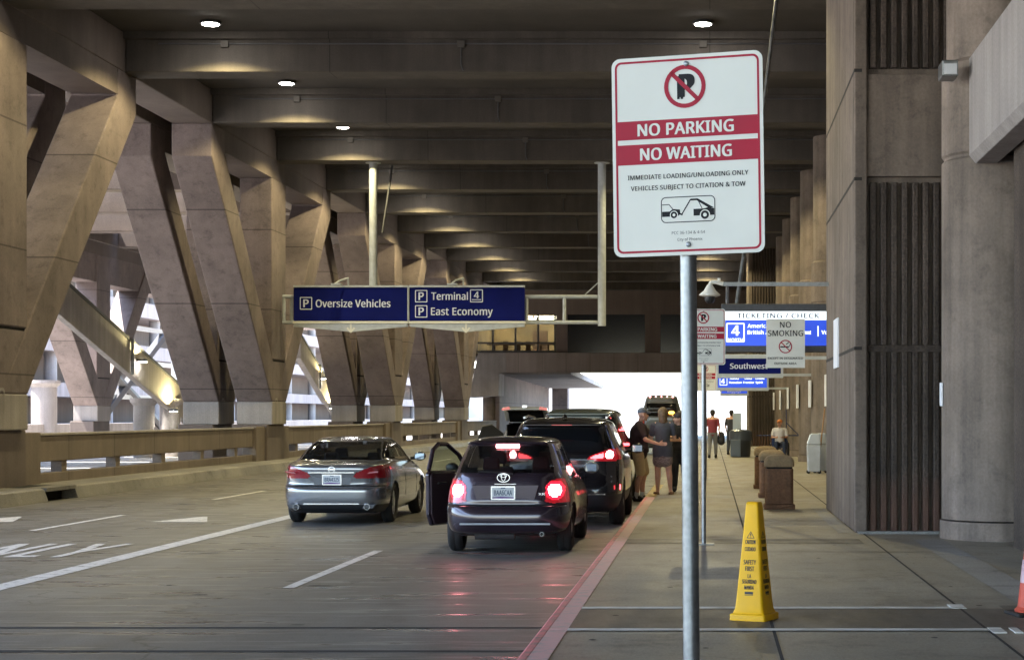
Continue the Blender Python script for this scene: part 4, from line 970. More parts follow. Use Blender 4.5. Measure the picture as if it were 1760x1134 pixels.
        m = MB(); lo = rrect(cx-wd/2-.012,cx+wd/2+.012,cz-h/2-.012,cz+h/2+.012,.012); li = rrect(cx-wd/2+.004,cx+wd/2-.004,cz-h/2+.004,cz+h/2-.004,.008)
        loop(m, lo, li, y-.009); s.add(m, 'plate_frame', M['chrome'], parent=p, fix=False)
    def mirror(s, x, y, z, sx, mat):
        m_ = s.add(MB().ball((x,y,z),(.115,.07,.085),16,10), 'wing_mirror', mat, True)
        s.add(MB().tube((x-sx*.18,y+.03,z-.04),(x-sx*.05,y+.02,z-.03),.03), 'mirror_arm', M['blackpl'], parent=m_)
        s.add(MB().prism([(x-.085,z-.055),(x+.085,z-.055),(x+.085,z+.055),(x-.085,z+.055)],'y',y-.072,y-.066), 'mirror_glass', M['mirror'], parent=m_, bevel=.01)
    def underside(s, x, y0, y1, z0, z1): s.add(MB().box(-x,x,y0,y1,z0,z1), 'underbody', M['under'])
def seats(car, xs, rows, zc, hz=.0):
    for y, zt in rows:
        for x in xs:
            st = car.add(MB().prism([(x-.24,zc),(x+.24,zc),(x+.22,zt-.06),(x-.22,zt-.06)],'y',y,y+.12), 'seat_back', M['cabin'], bevel=.03)
            car.add(MB().prism([(x-.13,zt-.02),(x+.13,zt-.02),(x+.11,zt+.16),(x-.11,zt+.16)],'y',y+.01,y+.10), 'headrest', M['cabin'], bevel=.03, parent=st)
def arch(c, ys, r, w): return any((c.y-y)**2+(c.z-r*.98)**2 < (r*1.16)**2 for y in ys) and abs(c.x) > w*.55 and c.z < r*2.3

# --- silver grey sedan
rg = [(.16,.20,4.65,.20,.80,7),(.05,.27,4.80,.27,.86,7),(.01,.38,4.86,.38,.90,7),(0,.50,4.87,.50,.912,7),(.005,.60,4.86,.58,.915,7),(.05,.655,4.83,.64,.915,7),(.06,.70,4.76,.70,.912,6.5),(.045,.82,4.55,.78,.905,6),(.03,.93,4.3,.85,.89,6),(.05,.985,4.1,.90,.875,6),(.12,1.01,3.95,.94,.865,6),(.40,1.045,3.70,.985,.85,6),(.66,1.07,3.45,1.03,.825,6),(.98,1.22,3.05,1.23,.74,6),(1.30,1.345,2.75,1.36,.655,5.5),(1.55,1.405,2.55,1.42,.595,5),(1.70,1.428,2.45,1.44,.54,4.5),(1.80,1.445,2.35,1.452,.40,4),(1.9,1.455,2.2,1.457,.2,3)]
c = Car('sedan', 'silver grey sedan driving in the second lane, seen from behind', (-5.95,28.35,0), 0, (.93,.95,.945), rg)
pt = car_paint('silver_grey_paint', (.27,.28,.30), rough=.2, metal=.75)
YS, RW = (1.0, 3.78), .335
lampR = [(.36,.80),(.42,.875),(.62,.955),(.86,1.0),(1.0,1.0),(1.0,.80),(.80,.775),(.45,.775)]
rearglass = [(-.70,1.075),(.70,1.075),(.575,1.375),(-.575,1.375)]
sideglass = [(.75,1.10),(1.35,1.36),(2.4,1.40),(3.3,1.08)]
def cls(p, n):
    if arch(p, YS, RW, .91): return None
    ax = abs(p.x)
    if p.y < .62 and inpoly((ax, p.z), lampR) and p.z < 1.0 and not (ax < .9 and n.z > .8):
        return 'tail_light:L' if p.x < 0 else 'tail_light:R'
    if p.y < 1.6 and n.y < -.2 and inpoly((p.x, p.z), rearglass): return 'rear_window'
    if abs(n.x) > .45 and inpoly((p.y, p.z), sideglass) and not (1.98 < p.y < 2.07): return 'side_window:L' if p.x < 0 else 'side_window:R'
    if n.y > .15 and p.y > 2.5 and p.z > 1.06 and n.z < .95: return 'windscreen'
    if p.z < .335 and p.y < 1.0: return 'lower_bumper'
    if p.y < .35 and abs(p.z-.648) < .009: return 'panel_gap'
    return 'body'
glS = glass_mat('tinted_saloon_glass', (.36,.36,.38), .5); glW = glass_mat('saloon_windscreen', (.75,.8,.78), .85)
c.parts(cls, {'panel_gap':M['under'],'body':pt,'tail_light:L':M['lampred'],'tail_light:R':M['lampred'],'rear_window':glS,'side_window:L':glS,'side_window:R':glS,'windscreen':glW,'lower_bumper':M['blackpl']},
        {'tail_light:L':.008,'tail_light:R':.008,'rear_window':-.004,'side_window:L':-.006,'side_window:R':-.006})
c.wheels(.90, YS, RW); c.underside(.70, .25, 4.5, .19, .62)
c.plate(0, .755, .045, 'BRA4325')
c.add(MB().prism([(-.40,.86),(.40,.86),(.38,.888),(-.38,.888)],'y',.0,.06), 'boot_trim', M['chrome'], bevel=.006)
c.add(MB().prism([(-.30,.68),(.30,.68),(.36,.86),(-.36,.86)],'y',.049,.07), 'plate_recess', car_paint('recess_shade_paint', (.06,.068,.085)))  # flush panel in darkened body paint, the recess shade put into its colour
m = MB(); ring(m, 0, .925, .052, .04, .018, 24, 1.15); bar(m, -.058, .925, .058, .925, .02, .017); c.add(m, 'emblem', M['chrome'], fix=False)
for sx in (-1, 1):
    m = MB(); m.lathe([(.045,-.06),(.05,-.06),(.05,.1),(.045,.1)], (sx*.60,.06,.305), 20, axis='y'); c.add(m, 'exhaust_tip', M['chrome'], 'auto')
    m = MB(); m.prism([(sx*.70,.275),(sx*.52,.275),(sx*.55,.335),(sx*.76,.35)],'y',.016,.08); c.add(m, 'exhaust_trim', M['dgrey'], bevel=.008)
    c.mirror(sx*1.0, 3.05, 1.08, sx, pt if sx < 0 else pt)
    q = MB(); q.prism([(sx*.60,.855),(sx*.78,.875),(sx*.79,.90),(sx*.64,.885)],'y',.028,.06); c.add(q, 'lamp_reflector', M['lampmid2'])
c.add(MB().prism([(-.48,.345),(.48,.345),(.46,.365),(-.46,.365)],'y',-.004,.05), 'bumper_trim', M['chrome'])
for y in (2.02, 3.2, 1.02): 
    for sx in (-1, 1): c.add(MB().box(sx*.915-.002,sx*.915+.002,y,y+.012,.42,.95), 'door_gap', M['under'])
for y in (2.2,): c.add(MB().box(.905,.93,1.55,1.75,.90,.925), 'door_handle', pt, bevel=.005)

# --- dark hatchback with its left door open
rg = [(.16,.265,4.15,.20,.78,7),(.05,.31,4.28,.27,.845,6.5),(.0,.41,4.33,.40,.885,6),(-.005,.52,4.34,.52,.90,6),(.02,.615,4.32,.60,.90,6),(.06,.655,4.28,.66,.895,6),(.065,.72,4.2,.72,.89,5.6),(.085,.85,3.95,.82,.87,5.4),(.105,.98,3.6,.92,.825,5.2),(.13,1.06,3.25,1.0,.785,5.2),(.20,1.16,3.0,1.12,.745,5),(.30,1.29,2.75,1.28,.69,5),(.41,1.415,2.5,1.415,.63,5),(.43,1.465,2.35,1.48,.595,5),(.50,1.50,2.2,1.51,.545,4.6),(.75,1.53,2.0,1.53,.45,4),(1.0,1.545,1.8,1.545,.3,3.5),(1.2,1.55,1.6,1.55,.13,3)]
hc = Car('hatchback', 'dark purple-grey hatchback by the kerb, left front door open and brake lights lit', (-2.54,22.35,0), 0, (.905,.93,.94), rg)
pt2 = car_paint('dark_aubergine_paint', (.036,.023,.036), rough=.22, metal=.45)
YS2, RW2 = (.82, 3.42), .315
lamp2 = [(.54,.70),(.55,.90),(.62,.975),(.72,1.0),(1.0,1.0),(1.0,.74),(.84,.685),(.64,.675)]
rg2 = [(-.66,1.075),(.66,1.075),(.55,1.425),(-.55,1.425)]
sg2 = [(.55,1.10),(.72,1.36),(2.2,1.42),(3.0,1.08)]
def cls(p, n):
    if arch(p, YS2, RW2, .88): return None
    ax = abs(p.x)
    if p.y < .50 and inpoly((ax, p.z), lamp2): 
        dd = (ax-.665)**2+(p.z-.845)**2
        if .083**2 <= dd < .125**2: return 'lamp_ring:L' if p.x < 0 else 'lamp_ring:R'
        if dd < .083**2: return 'brake_light:L' if p.x < 0 else 'brake_light:R'
        return 'tail_light:L' if p.x < 0 else 'tail_light:R'
    if p.y < 1.0 and n.y < -.2 and p.z < 1.425 and inpoly((p.x, p.z), rg2): return 'rear_window'
    if abs(n.x) > .45 and inpoly((p.y, p.z), sg2) and not (1.72 < p.y < 1.80): return 'side_window:L' if p.x < 0 else 'side_window:R'
    if n.y > .15 and p.y > 2.3 and p.z > 1.04 and n.z < .95: return 'windscreen'
    if p.y < .35 and abs(p.z-.652) < .010: return 'panel_gap'
    return 'body'
gl2 = glass_mat('smoky_car_glass', (.42,.40,.42), .6); gl3 = glass_mat('clear_windscreen', (.75,.8,.78), .85)
mt = {'panel_gap':M['under'],'lamp_ring:L':M['lampglow'],'lamp_ring:R':M['lampglow'],'body':pt2,'tail_light:L':M['lamplit'],'tail_light:R':M['lamplit'],'brake_light:L':M['lampcore'],'brake_light:R':M['lampcore'],'rear_window':gl2,'side_window:L':gl2,'side_window:R':gl2,'windscreen':gl3}
hc.parts(cls, mt, {'lamp_ring:L':.010,'lamp_ring:R':.010,'tail_light:L':.009,'tail_light:R':.009,'brake_light:L':.012,'brake_light:R':.012,'rear_window':-.005,'side_window:L':-.006,'side_window:R':-.006})
seats(c, (-.38,.38), ((1.75,1.02),(2.6,1.08)), .55)
seats(hc, (-.36,.36), ((1.35,1.10),(2.2,1.16)), .6)
hc.wheels(.87, YS2, RW2); hc.underside(.68, .35, 4.0, .23, .58)
hc.add(MB().tube((-.45,.34,.27),(.1,.34,.27),.09,.09,14), 'silencer', M['dgrey'], 'auto')
hc.plate(-.03, .815, .055, 'BAA6CAA', .31)
m = MB(); ring(m, -.03, 1.015, .062, .052, .085, 28, 1.45); ring(m, -.03, 1.02, .05, .042, .083, 24, .62); ring(m, -.03, 1.04, .022, .015, .081, 20, 2.3); hc.add(m, 'emblem', M['chrome'], fix=False)
hc.add(MB().prism([(-.17,1.405),(.16,1.405),(.15,1.455),(-.16,1.455)],'y',.37,.44), 'high_brake_light', M['lampcore'], bevel=.012)
hc.add(MB().prism([(-.57,1.452),(.57,1.452),(.52,1.487),(-.52,1.487)],'y',.35,.58), 'spoiler', pt2, bevel=.02)
hc.add(MB().path([(.10,.095,1.065),(-.05,.11,1.085),(-.38,.125,1.095)], .012, 6), 'rear_wiper', M['blackpl'])
hc.add(MB().box(-.62,.62,-.012,.03,.395,.42), 'bumper_trim', M['gpaint'], bevel=.008)
hc.add(MB().prism([(-.40,.72),(.40,.72),(.46,.92),(-.46,.92)],'y',.068,.08), 'plate_recess', pt2, bevel=.005)
hc.add(MB().lathe([(.022,-.05),(.03,-.05),(.03,.2),(.022,.2)],(.50,.1,.27),16,axis='y'), 'exhaust_tip', M['galv'], 'auto')
hc.add(MB().tube((.1,.7,1.53),(.1,.62,1.62),.006), 'aerial', M['blackpl'])
hc.add(put_text(MB(), 'XR', .50, .80, .058, cap=.03, width=.09, bold=.02), 'badge', M['chrome'], fix=False)
hc.add(MB().box(-.15,.15,.058,.07,.925,.94), 'boot_handle', M['chrome'], bevel=.004)
hc.mirror(1.0, 2.72, 1.075, 1, M['gpaint'])
for y in (1.75, 2.75, .95): hc.add(MB().box(.886,.890,y,y+.012,.40,1.0), 'door_gap', M['under'])
# open door, hinged at its front edge
door = thing('door', None, None, (-.88*.905,2.95*.93,0)); door.parent = hc.t; door.rotation_euler = (0,0,R(-25))
dz = .94
prof_out = [(0,.28),(-1.02,.28),(-1.10,.45),(-1.12,.98),(-1.05,1.06),(-.92,1.36),(-.78,1.43),(-.55,1.42),(-.25,1.25),(0,1.02)]
prof_in = [(-.06,1.035),(-.98,1.07),(-.88,1.33),(-.76,1.385),(-.56,1.375),(-.28,1.22)]
lowr = [(0,.26),(-1.0,.26),(-1.08,.42),(-1.10,1.0),(-1.05,1.05),(0,1.03)]
m = MB(); m.prism([(y*.93, z*dz) for y, z in lowr],'x',-.06,.0); dm = m.build('door_panel', pt2, None, local=True, bevel=.02)
# child meshes keep the door's own frame; the panel itself is the door part
dm.name = 'door'; dm.parent = hc.t; dm.location = door.location; dm.rotation_euler = door.rotation_euler; bpy.data.objects.remove(door)
m = MB(); m.prism([(y*.93*.95-.03, z*dz*.93+.04) for y, z in lowr],'x',.001,.03); m.build('door_trim', plain('red_lit_dark_trim', (.035,.016,.02), .6), dm, local=True, bevel=.02)  # dark trim with reddish light put into its colour
fr = [(-1.05,1.05),(-.94,1.34),(-.80,1.425),(-.58,1.42),(-.26,1.26),(-.02,1.03)]
m = MB()
for a, b_ in zip(fr[:-1], fr[1:]): m.tube((-.03,a[0]*.93,a[1]*dz),(-.03,b_[0]*.93,b_[1]*dz),.03,.03,8)
for a in fr[1:-1]: m.ball((-.03,a[0]*.93,a[1]*dz),(.03,.03,.03),8,6)
m.build('window_frame', pt2, dm, local=True, smooth='auto')
m = MB(); m.prism([(y*.93, z*dz) for y, z in ((-.04,1.03),(-1.03,1.05),(-.93,1.33),(-.80,1.41),(-.58,1.405),(-.27,1.25))],'x',-.034,-.030); m.build('door_glass', glass_mat('clear_door_glass', (.75,.8,.76), .85), dm, local=True)
m = MB().ball((-.16,-.22*.93,1.07*dz),(.10,.06,.075),14,8); m.build('wing_mirror', M['blackpl'], dm, local=True, smooth=True)
m = MB().box(.02,.05,-.85,-.65,.80,.83); m.build('door_handle', M['blackpl'], dm, local=True, bevel=.008)

# --- black crossover ahead of it
def suv_rings(H, L, W, rk=0.0, rear=1.0):
    f = H/1.69
    z = lambda a: a*f
    return [(.16,.24,L-.2,.24,W*.86,8),(.05,.32,L-.07,.32,W*.94,8),(.0,.46,L-.01,.46,W*.985,8),(0,.60,L,.60,W,8),(.03,.70,L-.03,.70,W,8),(.08,z(.80),L-.1,z(.80),W,7.5),(.10,z(.95),L-.3,z(.92),W*.995,7),(.11,z(1.08),L-.75,z(1.02),W*.985,7),(.15,z(1.18),L-1.15,z(1.10),W*.955,6.5),(.24+rk,z(1.32),L-1.5,z(1.30),W*.88,6.5),(.36+rk*1.6,z(1.48),L-1.85,z(1.48),W*.80,6.5),(.38+rk*1.8,z(1.56),L-2.05,z(1.57),W*.765,6.5),(.46+rk*2,z(1.62),L-2.2,z(1.62),W*.72,6),(.75+rk*2,z(1.665),L-2.45,z(1.665),W*.62,5),(1.1+rk*2,z(1.685),L-2.75,z(1.685),W*.4,4),(1.4+rk*2,z(1.69),L-3.0,z(1.69),W*.2,3)]
sc_ = Car('crossover', 'black crossover stopped at the kerb in front of the hatchback, brake lights lit', (-2.30,27.75,0), 0, (.99,.98,1.0), suv_rings(1.69,4.8,.95,.05))
pt3 = car_paint('black_paint', (.010,.009,.012), rough=.2, metal=.3)
YS3, RW3 = (1.0,3.8), .36
lamp3 = [(.40,1.04),(.46,1.10),(.72,1.19),(1.0,1.24),(1.0,1.05),(.80,1.02),(.55,1.025)]
core3 = [(.66,1.06),(.66,1.15),(.80,1.17),(.80,1.06)]
def cls(p, n):
    if arch(p, YS3, RW3, .94): return None
    ax = abs(p.x)
    if p.y < .55 and inpoly((ax, p.z), lamp3):
        if (ax-.75)**2+(p.z-1.115)**2 < .06**2: return 'brake_light:L' if p.x < 0 else 'brake_light:R'
        if inpoly((ax, p.z), [(.46,1.06),(.50,1.10),(.66,1.14),(.66,1.07)]): return 'running_light:L' if p.x < 0 else 'running_light:R'
        return 'tail_light:L' if p.x < 0 else 'tail_light:R'
    if p.y < 1.0 and n.y < -.2 and inpoly((p.x, p.z), [(-.80,1.19),(.80,1.19),(.70,1.52),(-.70,1.52)]): return 'rear_window'
    if abs(n.x) > .4 and inpoly((p.y, p.z), [(.75,1.22),(.95,1.48),(2.6,1.56),(3.6,1.12)]) and not (1.95 < p.y < 2.03): return 'side_window:L' if p.x < 0 else 'side_window:R'
    if n.y > .15 and p.y > 2.6 and p.z > 1.14 and n.z < .95: return 'windscreen'
    if p.z < .52 and (p.y < .6 or abs(p.x) > .85): return 'lower_bumper'
    return 'body'
mt = {'body':pt3,'lower_bumper':M['blackpl'],'tail_light:L':M['lamplit'],'tail_light:R':M['lamplit'],'brake_light:L':M['lampcore'],'brake_light:R':M['lampcore'],'running_light:L':M['lampmid'],'running_light:R':M['lampmid'],'rear_window':M['glass'],'side_window:L':M['glass'],'side_window:R':M['glass'],'windscreen':M['glass']}
lf = {'tail_light:L':.009,'tail_light:R':.009,'brake_light:L':.012,'brake_light:R':.012,'running_light:L':.011,'running_light:R':.011,'rear_window':-.005,'side_window:L':-.006,'side_window:R':-.006}
sc_.parts(cls, mt, lf)
sc_.wheels(.945, YS3, RW3, .23); sc_.underside(.74, .25, 4.4, .22, .66)
sc_.add(MB().box(-.70,.70,-.008,.04,.50,.525), 'bumper_trim', M['chrome'], bevel=.008)
sc_.add(MB().box(.30,.42,-.004,.03,.395,.42), 'reflector', M['lampmid']); sc_.add(MB().box(-.42,-.30,-.004,.03,.395,.42), 'reflector', M['lampmid'])  # passive reflectors given emission, their red return painted in as glow
sc_.add(MB().prism([(.915,.58),(.93,.58),(.93,.66),(.915,.66)],'y',.14,.18), 'side_reflector', M['lampmid'])  # emits as well, though a side reflector is no lamp
sc_.add(MB().prism([(-.62,1.555),(.62,1.555),(.60,1.60),(-.60,1.60)],'y',.30,.6), 'spoiler', pt3, bevel=.02)
sc_.add(MB().box(-.16,.16,.295,.32,1.57,1.582), 'high_brake_light', M['lamplit'])
sc_.plate(0, .88, .07, 'CTA8217'); 
for sx in (-1, 1):
    sc_.add(MB().path([(sx*.66,1.0,1.69),(sx*.67,1.8,1.715),(sx*.64,2.6,1.68)], .02, 8), 'roof_rail', M['chrome'], 'auto')
    sc_.mirror(sx*1.07, 3.25, 1.16, sx, pt3)
sc_.add(MB().lathe([(0,0),(.05,0),(.02,.06),(0,.07)],(0,.9,1.68),12), 'aerial', pt3, 'auto')

# --- grey-green minivan further along the kerb
mv = Car('minivan', 'grey green people carrier ahead of the black crossover, only its roof and right side showing', (-2.50,34.6,0), 0, (.98,.96,1.0), suv_rings(1.86,4.9,.95,-.05), nr=70, ns=34, span=5)
pt4 = car_paint('grey_green_paint', (.10,.12,.115), rough=.25, metal=.5)
YS4 = (1.0,3.9)
def cls(p, n):
    if arch(p, YS4, .36, .94): return None
    ax = abs(p.x)
    if p.y < .8 and ax > .74 and 1.05 < p.z < 1.55 and n.z < .6:
        if 1.41 < p.z < 1.47 or 1.13 < p.z < 1.18: return 'brake_light:L' if p.x < 0 else 'brake_light:R'
        return 'tail_light:L' if p.x < 0 else 'tail_light:R'
    if p.y < 1.0 and n.y < -.2 and inpoly((p.x, p.z), [(-.74,1.25),(.74,1.25),(.68,1.68),(-.68,1.68)]): return 'rear_window'
    if abs(n.x) > .4 and inpoly((p.y, p.z), [(.7,1.3),(.9,1.62),(2.8,1.7),(3.8,1.22)]) and not (1.95 < p.y < 2.03): return 'side_window:L' if p.x < 0 else 'side_window:R'
    if n.y > .15 and p.y > 2.6 and p.z > 1.24 and n.z < .95: return 'windscreen'
    return 'body'
mt2 = dict(mt); mt2['body'] = pt4; mt2['brake_light:L'] = mt2['brake_light:R'] = M['lampmid']; mt2['tail_light:L'] = mt2['tail_light:R'] = M['lampred']
mv.parts(cls, mt2, lf); mv.wheels(.945, YS4, .35, .22); mv.underside(.74, .25, 4.4, .22, .66)
mv.add(MB().prism([(-.66,1.72),(.66,1.72),(.64,1.77),(-.64,1.77)],'y',.12,.6), 'spoiler', pt4, bevel=.02)
for sx in (-1, 1): mv.mirror(sx*1.08, 3.35, 1.25, sx, M['blackpl'])
mv.plate(0, .95, .06, 'AKJ3391')

# --- white crossover with its tailgate up, second lane
wc = Car('crossover', 'pale crossover in the second lane with its tailgate raised and left door open', (-5.75,56.5,0), 0, (.88,.95,.98), suv_rings(1.66,4.6,.93,0), nr=60, ns=30, span=5)
pt5 = car_paint('silver_white_paint', (.30,.31,.33), rough=.25, metal=.3)
def cls(p, n):
    if arch(p, (.95,3.6), .35, .92): return None
    if p.y < .7 and n.y < -.2 and inpoly((p.x, p.z), [(-.74,.80),(.74,.80),(.70,1.50),(-.70,1.50)]): return None
    if abs(n.x) > .4 and inpoly((p.y, p.z), [(.7,1.2),(.9,1.45),(2.6,1.52),(3.5,1.1)]) and not (1.95 < p.y < 2.03): return 'side_window:L' if p.x < 0 else 'side_window:R'
    if n.y > .15 and p.y > 2.6 and p.z > 1.12 and n.z < .95: return 'windscreen'
    return 'body'
wc.parts(cls, mt | {'body': pt5}, lf); wc.wheels(.92, (.95,3.6), .34, .22); wc.underside(.72, .25, 4.2, .22, .66)
wc.add(MB().box(-.72,.72,.35,2.2,.66,.70).box(-.74,-.71,.3,2.2,.7,1.45).box(.71,.74,.3,2.2,.7,1.45).box(-.72,.72,2.18,2.2,.7,1.4), 'load_bay', M['under'])
tg = wc.add(MB().prism([(.42,1.62),(-.10,1.98),(-.52,2.02),(-.56,1.92),(-.12,1.86),(.36,1.55)], 'x', -.78, .78), 'tailgate', pt5, bevel=.04)
wc.add(MB().prism([(.30,1.555),(-.12,1.845),(-.48,1.90),(-.46,1.88),(-.12,1.82),(.28,1.535)], 'x', -.62, .62), 'tailgate_window', M['glass'], parent=tg)
for sx in (-1, 1): wc.add(MB().prism([(sx*.50,1.93),(sx*.80,1.90),(sx*.80,1.98),(sx*.54,2.03)],'y',-.57,-.45), 'tail_light', M['lamplit'], parent=tg)
wc.add(MB().box(-.08,.08,-.58,-.5,1.99,2.06), 'emblem', M['chrome'], parent=tg)
m = MB(); m.prism([(0,.3),(-1.05,.3),(-1.1,.95),(-.95,1.35),(-.6,1.42),(0,1.0)],'x',-.06,0); o = m.build('door', M['blackpl'], wc.t, local=True, bevel=.03); o.location = (-.86,2.9,0); o.rotation_euler = (0,0,R(-60))

# --- dark shuttle van far off and a small car behind it
sv = Car('shuttle_van', 'dark tall van with red and amber marker lamps far along the road', (-2.1,78,0), 0, (.98,1.1,1.40), suv_rings(1.86,5,.95,-.1), nr=50, ns=26, span=4)
def cls(p, n):
    if arch(p, (1,3.9), .3, .94): return None
    if p.y < 1 and n.y < -.2 and inpoly((p.x, p.z), [(-.7,1.2),(.7,1.2),(.66,1.6),(-.66,1.6)]): return 'rear_window'
    if p.y < .8 and abs(p.x) > .76 and .95 < p.z < 1.2: return 'tail_light:L' if p.x < 0 else 'tail_light:R'
    return 'body'
sv.parts(cls, mt | {'body': car_paint('glare_lifted_van_paint', (.10,.105,.115), rough=.35)}, lf); sv.wheels(.94, (1,3.9), .3, .24); sv.underside(.74,.25,4.4,.2,.6)  # dark van paint lifted to grey, glare haze put into its colour
m = MB()
for x in (-.5,-.25,0,.25,.5): m.ball((x,.30,1.78),(.04,.03,.02),8,6)
sv.add(m, 'marker_lamps', M['lampcore']); sv.add(MB().ball((.45,.05,1.3),(.14,.03,.05),10,6), 'indicator', M['amber']); sv.add(MB().ball((.05,.05,1.36),(.16,.03,.04),10,6), 'high_brake_light', M['lampmid'])

# ------------------------------------------------------------------ people
def blob(name, prims, mat, parent, voxel=.012, smooth=4):
    """one continuous skin grown round capsules and ellipsoids"""
    m = MB()
    for p in prims:
        if p[0] == 'e': m.ball(p[1], p[2], 18, 12)
        else:
            a, b_, ra, rb = p[1:5]; a = Vector(a); b_ = Vector(b_)
            m.tube(a, b_, ra, rb, 14); m.ball(a, (ra,ra,ra), 14, 9); m.ball(b_, (rb,rb,rb), 14, 9)
    me = bpy.data.meshes.new(name); me.from_pydata(m.v, [], m.f); o = bpy.data.objects.new('tmp', me); COL.objects.link(o)
    r = o.modifiers.new('r', 'REMESH'); r.mode = 'VOXEL'; r.voxel_size = voxel; r.use_smooth_shade = True
    s = o.modifiers.new('s', 'SMOOTH'); s.iterations = smooth; s.factor = .5
    dg = bpy.context.evaluated_depsgraph_get(); me2 = bpy.data.meshes.new_from_object(o.evaluated_get(dg)); bpy.data.objects.remove(o)
    me2.name = name; me2.materials.clear(); me2.materials.append(mat)
    for p in me2.polygons: p.use_smooth = True
    q = bpy.data.objects.new(name, me2); COL.objects.link(q)
    if parent is not None: q.parent = parent
    return q
def c_(a, b, ra, rb=None): return ('c', a, b, ra, ra if rb is None else rb)
def e_(p, r): return ('e', p, r)
def hand(w, d, side, curl=.35, s=1.0):
    """palm, four bent fingers of unequal length and a thumb; w wrist, d direction, side = thumb direction"""
    w = Vector(w); d = Vector(d).normalized(); sd = Vector(side); sd = (sd-d*sd.dot(d)).normalized(); dn = d.cross(sd)
    L = []
    pc = w+d*.05*s
    for k in (-.028,-.009,.010,.029): L.append(c_(w+d*.01*s+sd*k*.6*s, w+d*.085*s+sd*k*s, .013*s, .012*s))
    for k, ln in ((.029,.070),(.010,.080),(-.009,.074),(-.028,.058)):
        a = w+d*.09*s+sd*k*s; b_ = a+(d*math.cos(curl)+dn*math.sin(curl))*ln*.55*s; e2 = b_+(d*math.cos(curl*2.2)+dn*math.sin(curl*2.2))*ln*.5*s
        L += [c_(a, b_, .0095*s, .009*s), c_(b_, e2, .009*s, .0075*s)]
    a = w+d*.03*s+sd*.03*s; b_ = a+(d*.6+sd*.8)*.038*s; e2 = b_+(d*.9+sd*.3)*.03*s
    return L+[c_(a, b_, .012*s, .0105*s), c_(b_, e2, .0105*s, .009*s)]
def head(c, f, s=1.0):
    """c centre of skull, f facing direction (unit, horizontal)"""
    c = Vector(c); f = Vector(f).normalized(); r = Vector((f.y,-f.x,0))
    def P(a, b, z): return c+f*a*s+r*b*s+Vector((0,0,z*s))
    L = [e_(P(-.01,0,.02),(.082*s,.086*s,.10*s)), c_(P(.035,0,-.03), P(.055,0,-.09), .06*s, .035*s), e_(P(.03,.03,-.05),(.04*s,.04*s,.045*s)), e_(P(.03,-.03,-.05),(.04*s,.04*s,.045*s)),
         c_(P(.085,0,.0), P(.105,0,-.035), .011*s, .016*s), e_(P(-.005,.082,-.02),(.018*s,.012*s,.03*s)), e_(P(-.005,-.082,-.02),(.018*s,.012*s,.03*s)), c_(P(.082,-.02,-.07), P(.082,.02,-.07), .010*s)]
    return L
def face(parent, c, f, s=1.0):
    c = Vector(c); f = Vector(f).normalized(); r = Vector((f.y,-f.x,0))
    m = MB()
    for k in (-.033,.033): m.ball(c+f*.078*s+r*k*s+Vector((0,0,.0)),(.014*s,.014*s,.009*s),10,6)
    m.build('eyes', plain('eye', (.05,.03,.025), .3), parent, local=True, smooth=True)
    m = MB().ball(c+f*.088*s+Vector((0,0,-.072*s)),(.022*s,.022*s,.007*s),10,6); m.build('mouth', plain('lips', (.3,.10,.09), .5), parent, local=True, smooth=True)
def shoe(parent, ankle, f, mat, ln=.27):
    a = Vector(ankle); f = Vector(f).normalized(); z = Vector((0,0,1))
    blob('shoe', [c_(Vector((a.x,a.y,.055))-f*.05, Vector((a.x,a.y,.045))+f*(ln-.13), .05, .042), c_(Vector((a.x,a.y,.10)), Vector((a.x,a.y,.05))+f*.06, .05, .045), c_(Vector((a.x,a.y,.03))-f*.05, Vector((a.x,a.y,.03))+f*(ln-.12), .035, .034)], mat, parent, .008, 2)
Y_ = Vector((0,1,0)); X_ = Vector((1,0,0))
skinL = plain('fair_brightened_skin', (.74,.43,.31), .5, noise=.08, nscale=14)  # fair skin lightened, bright light on the legs put into its colour
# man in profile, facing right, arm round the woman
t = thing('person', 'man in a dark T-shirt, khaki shorts and grey cap reaching an arm round the woman', 'person', (-1.44,36.25,0))
S = 1.05
fdir = Vector((.97,.25,0))
hipz, shz, hdz = .96*S, 1.47*S, 1.66*S
hl, hr = Vector((.02,.10,0)), Vector((.0,-.10,0))
B = [e_((0,0,1.0*S),(.16,.17,.15)), c_((0,0,1.02*S),(.02,0,1.3*S),.16,.17), e_((.03,0,1.34*S),(.15,.21,.16)), c_((.02,-.17,shz-.02),(.02,.17,shz-.02),.075), c_((.03,0,1.42*S),(.06,0,1.56*S),.062,.055)]
knR, anR = Vector((.05,-.10,.52*S)), Vector((-.02,-.09,.11)); knL, anL = Vector((.12,.12,.52*S)), Vector((.08,.14,.11))
for h_, k_, a_ in ((hr,knR,anR),(hl,knL,anL)):
    B += [c_((h_.x,h_.y,hipz-.02),k_,.092,.062), c_(k_, (k_+a_)/2+Vector((-.02,0,.06)), .06,.062), c_((k_+a_)/2+Vector((-.02,0,.06)), a_, .062,.04), c_(a_, (a_.x,a_.y,.05), .042,.04), c_((a_.x,a_.y,.045),(a_.x+.12,a_.y,.035),.038,.03)]
shR, elR, wrR = Vector((.05,-.21,shz-.03)), Vector((.16,-.38,1.18*S)), Vector((.42,-.44,1.10*S))
shL, elL, wrL = Vector((.04,.21,shz-.03)), Vector((.22,.28,1.26*S)), Vector((.42,.18,1.30*S))
for a, b_, w_ in ((shR,elR,wrR),(shL,elL,wrL)): B += [c_(a,b_,.058,.046), c_(b_,w_,.046,.030)]
B += hand(wrR, (.95,.15,-.02), (0,0,1), .3, 1.05) + hand(wrL, (.9,-.3,.1), (0,0,1), .3, 1.05)
hc_ = Vector((.09,0,hdz)); B += head(hc_, fdir, 1.08)
bd = blob('body', B, skinL, t, .011)
